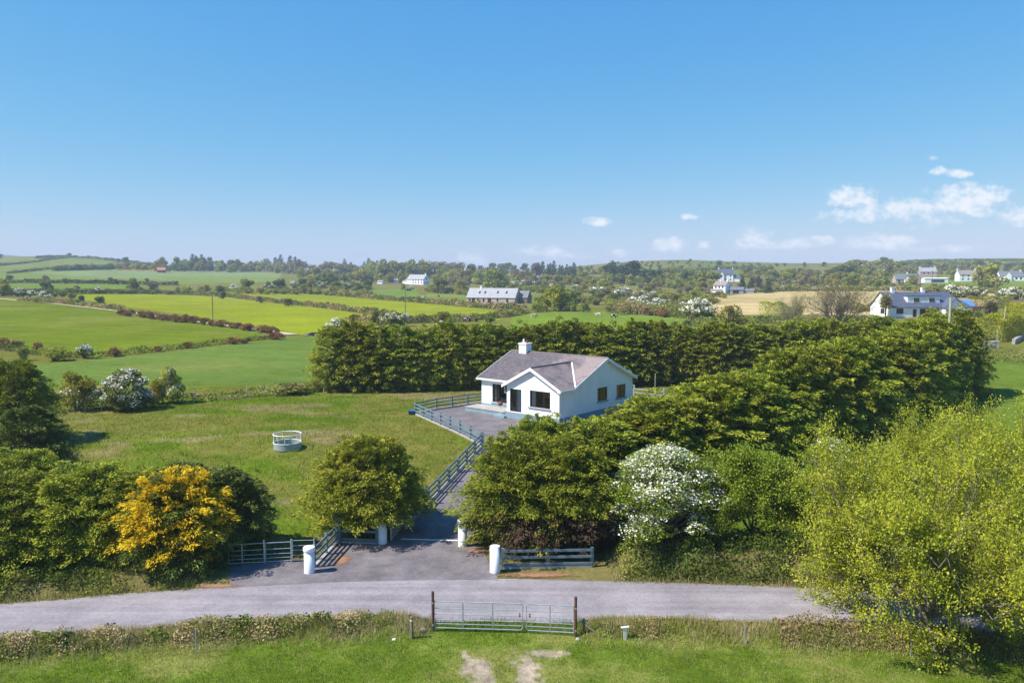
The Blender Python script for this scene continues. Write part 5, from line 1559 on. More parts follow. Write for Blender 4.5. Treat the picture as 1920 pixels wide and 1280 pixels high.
# tall row running back from the entrance
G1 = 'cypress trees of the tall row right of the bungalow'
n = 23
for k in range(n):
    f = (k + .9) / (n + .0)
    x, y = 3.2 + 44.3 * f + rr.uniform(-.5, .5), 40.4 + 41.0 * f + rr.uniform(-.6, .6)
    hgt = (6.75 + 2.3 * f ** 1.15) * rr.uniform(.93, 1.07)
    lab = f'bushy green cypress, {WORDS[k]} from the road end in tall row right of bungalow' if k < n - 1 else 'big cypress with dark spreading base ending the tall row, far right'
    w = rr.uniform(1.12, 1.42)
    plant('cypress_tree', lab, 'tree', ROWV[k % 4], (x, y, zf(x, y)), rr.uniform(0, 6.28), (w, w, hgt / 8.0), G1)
G2 = 'cypress trees of the hedge behind the bungalow'
n = 29
for k in range(n):
    f = k / (n - 1)
    x, y = -19.9 + 69.0 * f + rr.uniform(-.4, .4), 85.9 + 10.6 * f + rr.uniform(-.5, .5)
    hgt = 7.75 * rr.uniform(.93, 1.06) * (1 - .05 * f)
    lab = f'dark green cypress, {WORDS[k]} from left end of hedge behind the bungalow'
    w = rr.uniform(.98, 1.28)
    plant('cypress_tree', lab, 'tree', BACKV[k % 3], (x, y, zf(x, y)), rr.uniform(0, 6.28), (w, w, hgt / 8.0), G2)
# entrance trees
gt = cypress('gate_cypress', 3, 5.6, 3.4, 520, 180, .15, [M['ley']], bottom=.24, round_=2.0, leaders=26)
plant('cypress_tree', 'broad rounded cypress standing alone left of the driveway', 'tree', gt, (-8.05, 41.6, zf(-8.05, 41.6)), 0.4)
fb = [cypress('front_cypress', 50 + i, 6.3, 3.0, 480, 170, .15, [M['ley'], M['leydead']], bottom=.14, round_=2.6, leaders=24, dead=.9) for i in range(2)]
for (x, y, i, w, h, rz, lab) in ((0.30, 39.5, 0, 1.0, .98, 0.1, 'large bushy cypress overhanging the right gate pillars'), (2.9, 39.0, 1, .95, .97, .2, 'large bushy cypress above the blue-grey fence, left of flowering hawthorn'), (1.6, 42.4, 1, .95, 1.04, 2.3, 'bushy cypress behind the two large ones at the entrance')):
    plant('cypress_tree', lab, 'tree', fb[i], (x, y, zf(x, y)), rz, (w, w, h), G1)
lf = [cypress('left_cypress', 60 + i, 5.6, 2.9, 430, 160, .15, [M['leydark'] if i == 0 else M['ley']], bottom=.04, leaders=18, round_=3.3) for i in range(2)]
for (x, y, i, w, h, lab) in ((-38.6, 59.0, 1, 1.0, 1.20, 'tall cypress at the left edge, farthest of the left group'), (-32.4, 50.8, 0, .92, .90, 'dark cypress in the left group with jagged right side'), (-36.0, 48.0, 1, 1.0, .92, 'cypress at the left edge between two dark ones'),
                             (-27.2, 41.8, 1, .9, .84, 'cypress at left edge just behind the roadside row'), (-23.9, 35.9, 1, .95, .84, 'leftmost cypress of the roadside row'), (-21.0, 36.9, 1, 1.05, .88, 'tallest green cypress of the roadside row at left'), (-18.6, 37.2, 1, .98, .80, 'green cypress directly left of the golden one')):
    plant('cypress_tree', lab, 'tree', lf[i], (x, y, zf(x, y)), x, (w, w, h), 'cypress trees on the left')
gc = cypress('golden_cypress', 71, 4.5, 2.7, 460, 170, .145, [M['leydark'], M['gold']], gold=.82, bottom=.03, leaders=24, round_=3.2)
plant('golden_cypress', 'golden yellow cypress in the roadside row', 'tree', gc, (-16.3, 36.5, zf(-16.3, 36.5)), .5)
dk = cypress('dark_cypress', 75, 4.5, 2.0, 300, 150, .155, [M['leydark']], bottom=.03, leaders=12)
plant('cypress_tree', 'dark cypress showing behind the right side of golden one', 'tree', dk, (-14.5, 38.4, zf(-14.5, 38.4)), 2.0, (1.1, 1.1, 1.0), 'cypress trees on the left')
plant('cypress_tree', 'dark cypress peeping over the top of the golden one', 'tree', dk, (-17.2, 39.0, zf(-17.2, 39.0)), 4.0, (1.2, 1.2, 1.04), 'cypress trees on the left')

# flowering hawthorn, sycamore and lime-green trees by the road
def near_broadleaf(name, seed, th, r0, limbs, spread, length, upright, per, reach, leaf, mats, bark, lean=(0, 0), levels=3, kids=3, **kw):
    rng = np.random.default_rng(seed)
    s, tw = skeleton(rng, (0, 0, -.2), lean, th, r0, limbs, spread, length, levels, upright, kids)
    return leafy(name, rng, s, tw, per, reach, leaf, mats, bark, **kw)
def sel_top(frac):
    def f(TP, rng):
        c = np.linalg.norm(TP - TP.mean(0), axis=1); c = c / c.max()
        left = -(TP[:, 0] - TP[:, 0].mean()) / (np.abs(TP[:, 0]).max() + 1e-6)
        return rng.random(len(TP)) < frac * np.clip(.15 + 1.1 * c + .25 * left, 0, 1) * np.clip((TP[:, 2] - .6) / 1.4, 0.1, 1)
    return f
hw = bushy('hawthorn', 11, 170, 56000, .0165, [M['green'], M['blossom']], white=.74, lean=.05, lobe=(.06, .14))
def fit(meshes, wx, hz):
    co = np.empty(len(meshes[0].vertices) * 3, np.float32); meshes[0].vertices.foreach_get('co', co); co = co.reshape(-1, 3)
    lo, hi = np.percentile(co, 1.0, axis=0), np.percentile(co, 99.0, axis=0)
    return (wx / (hi[0] - lo[0]), wx / (hi[0] - lo[0]), hz / hi[2]), (lo + hi) / 2
def plant_fit(name, label, cat, meshes, px, y, wx, hz, rz=0, group=None):
    s, c = fit(meshes, wx, hz)
    d = ray(px, 900); x = d[0] / d[1] * y
    return plant(name, label, cat, meshes, (x - c[0] * s[0], y, zf(x, y)), rz, s, group)
plant_fit('hawthorn_tree', 'large hawthorn covered in white blossom beside the tall cypresses', 'tree', hw, 1240, 38.6, 6.2, 4.45)
hw2 = bushy('hawthorn', 6, 60, 22000, .021, [M['green'], M['blossom']], white=.42, lobe=(.09, .16))
plant_fit('hawthorn_tree', 'thinly flowering hawthorn behind the left side of the lime-green tree', 'tree', hw2, 1560, 40.0, 4.4, 5.2, .6)
sy = near_broadleaf('sycamore', 8, 1.0, .14, 7, .75, 2.3, 1.2, 46, .25, .15, [M['green']], M['greybark'], tone_lo=.25)
plant_fit('sycamore_bush', 'bright green bushy sapling between white hawthorn and lime-green tree', 'tree', sy, 1420, 38.4, 4.0, 4.6, 1.0)
sy2 = near_broadleaf('sycamore', 9, 1.0, .12, 6, .8, 2.0, 1.0, 40, .25, .14, [M['green']], M['greybark'])
plant_fit('hawthorn_bush', 'dark leafy bush under the right side of the white hawthorn', 'tree', sy2, 1335, 38.0, 3.2, 3.4, 2.0)
plant_fit('hawthorn_bush', 'low leafy bush right of the bright green sapling', 'tree', sy2, 1500, 38.0, 3.6, 3.7, 4.0)
rngL = np.random.default_rng(12)
sg, tw = skeleton(rngL, (0, 0, -.3), (-.2, .2), 1.3, .30, 13, 1.0, 3.5, 3, .62, 3, .34)
lt = leafy('lime_green_tree', rngL, sg, tw[::3], 84, .185, .11, [M['lime']], M['greybark'], tone_lo=.2)
plant_fit('lime_green_tree', 'big spreading tree in fresh lime-green leaf, trunk in the near bank', 'tree', lt, 1772, 28.4, 8.4, 7.4)
rngL = np.random.default_rng(15)
sg, tw = skeleton(rngL, (0, 0, -.3), (.1, 0), 1.2, .24, 10, .9, 3.3, 3, .9, 3, .30)
lt2 = leafy('lime_green_tree', rngL, sg, tw[::3], 76, .22, .12, [M['lime']], M['greybark'], tone_lo=.15)
plant_fit('lime_green_tree', 'lime-green tree at the right edge, across the road', 'tree', lt2, 1880, 36.6, 8.0, 6.6, 1.0)
plant_fit('lime_green_tree', 'lime-green tree with upright shoots behind the big spreading tree', 'tree', lt2, 1740, 38.6, 6.2, 6.6, 3.0)
# bare pollard tree behind the row, with ivy
rngB = np.random.default_rng(40)
sg, tw = skeleton(rngB, (0, 0, -.3), (.3, 0), 2.2, .34, 9, .95, 4.2, 3, .9, 3, .34)
bt = leafy('bare_tree', rngB, sg, tw[::9], 5, .25, .22, [M['fbroad']], M['greybark'])
p = at(1562, 628); s, c = fit(bt, 15.0, 12.0)
plant('bare_tree', 'large leafless tree with twisted branches behind the tall hedge', 'tree', bt, p, .3, s)
s, c = fit(bt, 7.0, 8.5); p = at(1488, 622)
plant('bare_tree', 'smaller ivy-clad bare tree left of the large leafless one', 'tree', bt, p, 2.2, s)
# cordyline palms
def palm(px, py, h, r, label):
    p = at(px, py, 600); t = thing('cordyline_palm', label, 'palm', p)
    rng = np.random.default_rng(int(px)); heads = [(0, 0, h), (.5, .2, h * .85), (-.5, -.1, h * .88), (.1, -.4, h * .72), (-.25, .35, h * .7)]
    Vs, Qs, o = [], [], 0
    for hx_, hy_, hz in heads:
        m = 260; D = unit(rng.normal(0, 1, (m, 3)) + np.array([0, 0, .15])); S = frame_vectors(D, rng, .3)
        V, Q = kites(np.tile([[hx_, hy_, hz]], (m, 1)), D, S, r * rng.uniform(.7, 1.1, m), np.full(m, .14)); Vs.append(V); Qs.append(Q + o); o += len(V)
    link('crown', mesh_np('palm_crown', np.vstack(Vs), np.vstack(Qs), mats=[M['palm']], qtone=rng.random(260 * 5)), t)
    V, Q = tubes_np([((0, 0, -.3), (0, 0, h * .5), .22, .18)] + [((0, 0, h * .5), q, .16, .1) for q in heads], 7)
    link('trunk', mesh_np('palm_trunk', V, Q, mats=[M['bark']], smooth=True), t)
palm(1660, 597, 5.2, 1.9, 'cordyline palm at the left end of the dormer bungalow')
palm(1857, 608, 4.4, 1.7, 'cordyline palm inside the clipped golden hedge, right edge')

# ------------------------------------------------------------------ hedges and banks
def hedge(name, label, pix, width, height, leaf, m, per_m, seed, cat='hedge', blunt=False, world=None, rough=.5, group=None, gaps=0.0):
    pts = world if world is not None else [tuple(at(*q))[:2] for q in pix]
    me = hedge_mesh(name, pts, width, height, leaf, [M[m]], per_m, seed, rough, blunt, gaps)
    return tag(link(name, me), label, cat, group)
hedge('clipped_hedge', 'clipped golden privet hedge running back at the right edge', [(1850, 640), (1902, 634), (1909, 600)], 4.0, 3.6, .2, 'privet', 1100, 3, blunt=True)
hedge('clipped_hedge', 'long square-cut golden hedge behind the dormer bungalow', [(1815, 578), (1896, 577)], 1.6, 3.2,   .26, 'privet', 420, 4, blunt=True)
hedge('clipped_hedge', 'square-cut bright hedge at the lower left of stubble field', [(1428, 594), (1500, 596)], 2.8, 3.6, .26, 'privet', 600, 5, blunt=True)
hedge('golden_hedge', 'low golden shrub hedge against the stubble field', [(1602, 585), (1652, 582)], 2.4, 2.8, .26, 'yellow', 420, 6)
hedge('golden_hedge', 'small golden bush by the red-brown board fence', [(1829, 598), (1846, 597)], 2.0, 2.2, .3, 'yellow', 150, 7)
HS = [('brown scrub hedge dividing the two yellow-green fields', [(300, 551), (425, 556), (560, 572), (650, 583), (745, 596)], 2.4, 2.0, 'scrub'),
      ('scrub hedge in front of the stone barn and white farmhouse', [(560, 548), (650, 556), (780, 567), (900, 577), (985, 580)], 2.6, 2.4, 'scrub'),
      ('dark hedge across the far left slope below the pale field', [(-60, 531), (120, 531), (220, 533), (335, 535)], 2.4, 2.4, 'scrubgreen'),
      ('mixed hedge along top of the left yellow-green field', [(-40, 556), (60, 553), (150, 551), (300, 551)], 3.0, 2.6, 'scrubgreen'),
      ('low hedge between the big left field and cool green field', [(-40, 648), (60, 664), (140, 671), (210, 667), (330, 655), (440, 642), (530, 632)], 1.6, 1.0, 'scrubgreen'),
      ('brambly hedge between the paddock and cool green field', [(-40, 790), (60, 776), (145, 770), (300, 757), (420, 748), (500, 740), (592, 734)], 1.8, 0.9, 'scrub'),
      ('dark scrub on the crest of the left hill', [(70, 484), (140, 480), (180, 481), (235, 491), (290, 499)], 6, 3.2, 'scrubgreen'),
      ('thin hedge climbing the left hill', [(-20, 500), (45, 494), (80, 489), (125, 484)], 3, 1.8, 'scrubgreen'),
      ('thin hedge below the thin climbing one on left hill', [(15, 513), (60, 508), (85, 505), (200, 505)], 3, 1.8, 'scrubgreen'),
      ('rusty bracken bank behind the back hedge, left of the stone barn', [(640, 612), (760, 606), (860, 603), (960, 592), (985, 586)], 4, 2.0, 'scrub'),
      ('bracken and bramble bank right of the cattle field', [(1150, 590), (1200, 588), (1270, 592), (1330, 600)], 9, 4.0, 'scrub'),
      ('rough green scrub along the lower edge of the stubble field', [(1290, 612), (1340, 606), (1420, 604), (1520, 608), (1650, 608)], 6, 1.8, 'scrubgreen'),
      ('dark hedge line on the right hill above the gabled mansion', [(1180, 512), (1290, 508), (1390, 504), (1450, 505)], 7, 3.2, 'scrubgreen'),
      ('scrub hedge behind the stubble field', [(1390, 549), (1480, 546), (1600, 545), (1720, 546), (1830, 549), (1930, 552)], 4, 2.4, 'scrub'),
      ('scrub line on the hill at the upper right', [(1640, 500), (1740, 497), (1850, 496), (1960, 497)], 9, 3.5, 'scrubgreen'),
      ('scrub on the skyline of the right hill', [(1700, 491), (1800, 489), (1900, 489), (1990, 490)], 9, 2.2, 'scrubgreen'),
      ('rusty bank by the dirt track, upper end', [(40, 564), (130, 571), (230, 583)], 3.5, 1.6, 'scrub'),
      ('hedgerow across the meadow beyond the tall row end', [(1838, 672), (1880, 676), (1960, 682)], 3.0, 1.9, 'scrub'),
      ('dark thorn strip below the pale far-left field', [(100, 508), (200, 505), (215, 503)], 5, 4.5, 'scrubgreen')]
for k, (lab, pix, w, h, m) in enumerate(HS):
    yy = at(*pix[len(pix) // 2]).y
    leaf = max(.22, .0021 * yy)
    hedge('hedgerow', lab, pix, w, h, leaf, m, min(120, 55 * (h + w) / 4 / leaf * .5), 20 + k)
# roadside banks, close up
xs_ = np.arange(-40, -13.6, 1.0)
hedge('bramble_bank', 'ivy and bramble bank under the left roadside cypresses', None, 1.5, .55, .11, 'bramble', 760, 51, 'bank', world=[(x, float(road_n(x)) + 1.0) for x in xs_], rough=.9, gaps=.40)
xs_ = np.arange(5.2, 40, 1.0)
hedge('bramble_bank', 'bramble and fern bank below the white hawthorn, right of the entrance', None, 2.9, .75, .12, 'bramble', 1250, 52, 'bank', world=[(x, float(road_n(x)) + 1.75) for x in xs_], rough=1.0, gaps=.34)
xs_ = np.arange(-40, -4.2, 0.8)
hedge('bramble_bank', 'brown and green bramble bank along the near road edge, left of field gate', None, 1.35, .36, .075, 'bankscrub', 900, 53, 'bank', world=[(x, float(road_s(x)) - 1.25) for x in xs_], rough=.9, gaps=.46)
xs_ = np.arange(-40, -4.0, 0.8)
hedge('bramble_bank', 'patchy green brambles on top of the bank left of field gate', None, 1.15, .34, .12, 'bramble', 260, 57, 'bank', world=[(x, float(road_s(x)) - 1.15) for x in xs_], rough=1.0, gaps=.52)
xs_ = np.arange(3.6, 10.5, 0.8)
hedge('bramble_bank', 'low brown bramble bank right of the field gate', None, 1.2, .30, .07, 'bankscrub', 700, 55, 'bank', world=[(x, float(road_s(x)) - 1.3) for x in xs_], rough=1.0, gaps=.50)
xs_ = np.arange(10.3, 40, 1.0)
hedge('bramble_bank', 'shaded bramble bank around the foot of the lime-green tree', None, 1.5, .5, .09, 'scrub', 620, 54, 'bank', world=[(x, float(road_s(x)) - 1.25) for x in xs_], rough=.8)

# ------------------------------------------------------------------ grass
def blades(name, n, xr, yr, hr, w, seed, keep=None, straw=0.0, greens=None, mul=1.25, label=None):
    rng = np.random.default_rng(seed)
    x = rng.uniform(*xr, n); y = rng.uniform(*yr, n)
    if keep is not None:
        k = keep(x, y, rng); x, y = x[k], y[k]
    m = len(x)
    tuft = 0.45 + 1.1 * fbm(x / .55, y / .55, seed, 2)
    h = rng.uniform(*hr, m) * tuft
    a = rng.uniform(0, 6.28, m); lean = rng.uniform(.05, .6, m) * h; b = rng.uniform(0, 6.28, m)
    z = Z(x, y) - .01
    c0, s0 = np.cos(a) * w / 2, np.sin(a) * w / 2
    V = np.empty((m, 3, 3))
    V[:, 0] = np.stack([x - c0, y - s0, z], 1); V[:, 1] = np.stack([x + c0, y + s0, z], 1)
    V[:, 2] = np.stack([x + np.cos(b) * lean, y + np.sin(b) * lean, z + h], 1)
    c = turf_colour(x, y) if greens is None else np.array(greens)[rng.integers(0, len(greens), m)]
    c = c * (mul * rng.uniform(.7, 1.3, m))[:, None]
    if straw:
        st = rng.random(m) < straw * np.clip((fbm(x / 1.1, y / 1.1, seed + 3, 3) - .35) * 4, 0, 1.6)
        c[st] = np.array((.55, .43, .24)) * rng.uniform(.6, 1.2, st.sum())[:, None]
    me = mesh_np(name, V.reshape(-1, 3), None, np.arange(m * 3).reshape(m, 3), mats=[M['blade']], turf=np.repeat(c, 3, axis=0))
    return tag(link(name, me), label, None, None, 'stuff')
drive_arr = drive_xy + apr
def off_tarmac(x, y): return ~poly_mask(x, y, drive_arr) & ((y > road_n(x) + .05) | (y < road_s(x) - .6))
blades('grass', 150000, (-21, 21), (24.4, 30.4), (.04, .10), .018, 1, lambda x, y, r: (y < road_s(x) - .9) & (r.random(len(x)) > .92 * mud_amount(x, y)), straw=.16, label='short green pasture grass in the near field')
blades('grass', 170000, (-24, 24), (25.2, 31.2), (.08, .32), .018, 2, lambda x, y, r: (np.abs(y - (road_s(x) - 1.15 - .35 * (fbm(x / 2, x * 0, 4, 2) - .5))) < r.uniform(.3, 1.28, len(x))) & (np.abs(x + .3) > 2.95), straw=.80,
       greens=[(.13, .17, .025), (.18, .20, .03), (.24, .23, .05), (.18, .16, .04), (.36, .27, .12)], mul=1.5, label='rank grass with straw stalks on the bank beside the near road edge')
blades('grass', 90000, (-24, 24), (25.2, 31.2), (.12, .36), .016, 31, lambda x, y, r: (np.abs(y - (road_s(x) - 1.35)) < r.uniform(.1, .95, len(x))) & (np.abs(x + .3) > 3.2) & (r.random(len(x)) < sstep(.40, .55, fbm(x / 1.3, y / 1.0, 55, 3))), straw=0,
       greens=[(.42, .33, .18), (.50, .40, .24), (.36, .27, .14), (.30, .24, .10)], mul=1.35, label='clumps of dead tan grass on the bank beside the near road edge')
blades('grass', 9000, (-3.6, 3.0), (29.1, 30.9), (.06, .22), .018, 12, lambda x, y, r: np.abs(y - 29.95) < r.uniform(0.1, .6, len(x)), greens=[(.09, .15, .02), (.13, .17, .025)], label='grass growing under the field gate')
blades('grass', 120000, (-34, 34), (29.5, 40), (.08, .45), .022, 5, lambda x, y, r: (y > road_n(x) - .16) & (y < road_n(x) + r.uniform(-.1, 3.6, len(x))) & ((x < -14.4) | (x > 4.6)), straw=.55, greens=[(.12, .16, .03), (.16, .18, .04), (.24, .19, .08)], mul=1.2, label='dusty verge grass on the far side of the road')
blades('grass', 170000, (-46, 24), (36.5, 88), (.08, .22), .035, 3, lambda x, y, r: off_tarmac(x, y) & (r.random(len(x)) < .35 + .65 * (50 / y) ** 1.5) & ~((x > 3.5 + (y - 40) * 1.1) & (y < 84)), label='long olive paddock grass around the bungalow')

# ------------------------------------------------------------------ trees, thorns and bushes over the far land
NAMES = {'broad': ('broadleaf_tree', 'tree'), 'bare': ('budding_tree', 'tree'), 'lime': ('broadleaf_tree', 'tree'), 'purple': ('copper_beech', 'tree'), 'dark': ('broadleaf_tree', 'tree'), 'conif': ('conifer_tree', 'tree'),
         'pine': ('pine_tree', 'tree'), 'haw': ('hawthorn_tree', 'tree'), 'shrub': ('shrub', 'shrub'), 'gorse': ('gorse_bush', 'bush'), 'dshrub': ('dark_shrub', 'shrub'), 'olive': ('scrub_bush', 'bush')}
WIDE = {'broad': .92, 'bare': .95, 'lime': .95, 'purple': .9, 'dark': .95, 'conif': .95, 'pine': .95, 'haw': 1.0, 'shrub': 1.05, 'gorse': 1.25, 'dshrub': .95, 'olive': 1.15}
frr = random.Random(21)
def far_plant(kind, px, row, hpx, label, group=None, w=1.0, far=1250):
    p = at(px, row, far)
    h = hpx * p.y / F * (.95 if kind == 'conif' else 1.12)
    o = link(NAMES[kind][0], frr.choice(FAR[kind]), None, p - Vector((0, 0, .02 * h)), frr.uniform(0, 6.28))
    k = h * WIDE[kind] * w * frr.uniform(.92, 1.08); o.scale = (k, k, h)
    return tag(o, label, NAMES[kind][1], group)
def cluster(kind, n, x0, x1, r0, r1, h0, h1, what, where, w=1.0):
    w *= 1.22
    """n plants spread left to right between two columns of the photograph; each is named by its place in the row"""
    xs = sorted(x0 + (x1 - x0) * (k + .5 + frr.uniform(-.38, .38)) / n for k in range(n))
    for k, px in enumerate(xs):
        lab = f'{what}, {WORDS[k]} from the left {where}' if n > 1 else f'{what} {where}'
        f = (px - x0) / max(1, x1 - x0)
        far_plant(kind, px, r0 + (r1 - r0) * f + frr.uniform(-1.2, 1.2), frr.uniform(h0, h1), lab, what + 's ' + where, w)
C = cluster
C('broad', 13, 298, 560, 506, 510, 16, 25, 'rounded spring-green tree', 'in skyline wood over the pale field')
C('dark', 7, 310, 500, 507, 508, 12, 20, 'dark low tree', 'at foot of the skyline wood')
C('conif', 6, 358, 402, 507, 507, 26, 35, 'dark pointed conifer', 'in the left clump of the skyline wood')
C('conif', 5, 512, 570, 509, 512, 28, 36, 'dark pointed conifer', 'in right clump of the skyline wood')
C('bare', 6, 545, 640, 513, 517, 18, 26, 'brownish budding tree', 'between skyline wood and grey roofed house')
C('broad', 9, 560, 700, 520, 528, 16, 26, 'spring-green tree', 'around the grey roofed house')
C('conif', 6, 636, 735, 509, 511, 20, 28, 'dark conifer', 'on skyline above the grey roofed house')
C('broad', 8, 690, 800, 519, 522, 26, 36, 'yellow-green tree', 'rising behind the white farmhouse')
C('conif', 6, 770, 812, 508, 508, 12, 17, 'small dark conifer', 'on skyline above the white farmhouse')
C('bare', 6, 790, 870, 519, 520, 24, 32, 'tan budding tree', 'behind right end of the white farmhouse')
C('bare', 4, 835, 870, 540, 545, 20, 28, 'grey-brown budding tree', 'right of the deep green round tree')
far_plant('dark', 826, 550, 32, 'deep green round tree right of the white farmhouse', w=1.1)
far_plant('shrub', 862, 548, 24, 'dull green bush between deep green tree and dark plum tree')
far_plant('purple', 884, 531, 32, 'dark plum-brown tree left of the stone barn chimney', w=1.05)
far_plant('lime', 927, 541, 36, 'broad yellow-green tree directly behind the stone barn', w=1.25)
C('dark', 8, 880, 1010, 510, 512, 12, 19, 'dark tree', 'on skyline above the stone barn')
C('broad', 8, 890, 1000, 526, 536, 14, 22, 'pale green tree', 'behind the stone barn roof')
C('conif', 9, 1016, 1080, 518, 520, 22, 33, 'dark spruce', 'around the copper-purple tree')
far_plant('purple', 1007, 519, 22, 'copper-purple tree above the small white house', w=1.15)
far_plant('gorse', 974, 526, 18, 'orange-brown tree left of the copper-purple tree', w=.9)
C('gorse', 4, 1050, 1085, 527, 528, 8, 12, 'orange-flowered bush', 'below the dark spruces')
far_plant('lime', 1040, 583, 50, 'big bright green tree right of the stone barn', w=1.25)
far_plant('dark', 1066, 574, 34, 'dark green tree on right flank of big bright green tree', w=1.1)
C('lime', 5, 985, 1110, 584, 584, 14, 22, 'bright low bush', 'at foot of the big bright green tree')
C('haw', 6, 965, 1090, 536, 546, 10, 16, 'white flowering thorn', 'between small white house and stone barn')
C('bare', 5, 990, 1060, 540, 544, 14, 20, 'tan scrubby tree', 'behind the big bright green tree')
C('pine', 9, 1134, 1198, 528, 531, 30, 42, 'dark pine', 'in the pine clump on the right hillside', .95)
C('pine', 3, 1205, 1246, 536, 537, 26, 32, 'dark pine', 'just right of the pine clump')
C('broad', 8, 1085, 1140, 524, 545, 14, 22, 'spring-green tree', 'left of the pine clump')
C('haw', 7, 1100, 1240, 552, 560, 12, 20, 'white flowering thorn', 'below the pine clump')
C('shrub', 12, 1080, 1330, 548, 566, 12, 22, 'olive green bush', 'in the scrub below the pine clump')
C('bare', 8, 1130, 1330, 540, 560, 12, 22, 'tan leafless bush', 'in the scrub right of the pine clump')
C('dshrub', 10, 1080, 1330, 562, 580, 12, 22, 'dark bush', 'on the bank above the cattle')
C('haw', 7, 1170, 1335, 574, 588, 18, 26, 'white flowering thorn', 'on the bank above the cattle')
C('gorse', 7, 1145, 1260, 582, 596, 12, 18, 'rusty bracken bush', 'on the bank above the cattle')
C('broad', 10, 1240, 1345, 520, 545, 16, 26, 'green tree', 'left of the white cottage')
C('dark', 4, 1285, 1345, 532, 540, 22, 30, 'dark tall tree', 'behind the white cottage')
C('conif', 4, 1385, 1450, 546, 549, 26, 34, 'dark fir', 'right of the white cottage')
C('broad', 12, 1440, 1660, 528, 540, 18, 30, 'spring-green tree', 'above the stubble field')
C('bare', 7, 1490, 1660, 530, 538, 18, 26, 'brown budding tree', 'above the stubble field')
C('haw', 7, 1450, 1650, 544, 546, 8, 13, 'white flowering thorn', 'along top edge of the stubble field')
C('dark', 5, 1560, 1625, 522, 524, 18, 28, 'dark green tree', 'left of the pink house')
C('broad', 11, 1590, 1700, 508, 518, 16, 26, 'mid-green tree', 'around the small cream gable')
C('bare', 6, 1600, 1720, 512, 522, 16, 24, 'brownish tree', 'below the small cream gable')
C('dark', 13, 1640, 1930, 499, 505, 8, 16, 'dark hillside tree', 'on the right hill crest')
C('broad', 10, 1700, 1920, 505, 512, 9, 15, 'green hillside tree', 'above the right-hand houses')
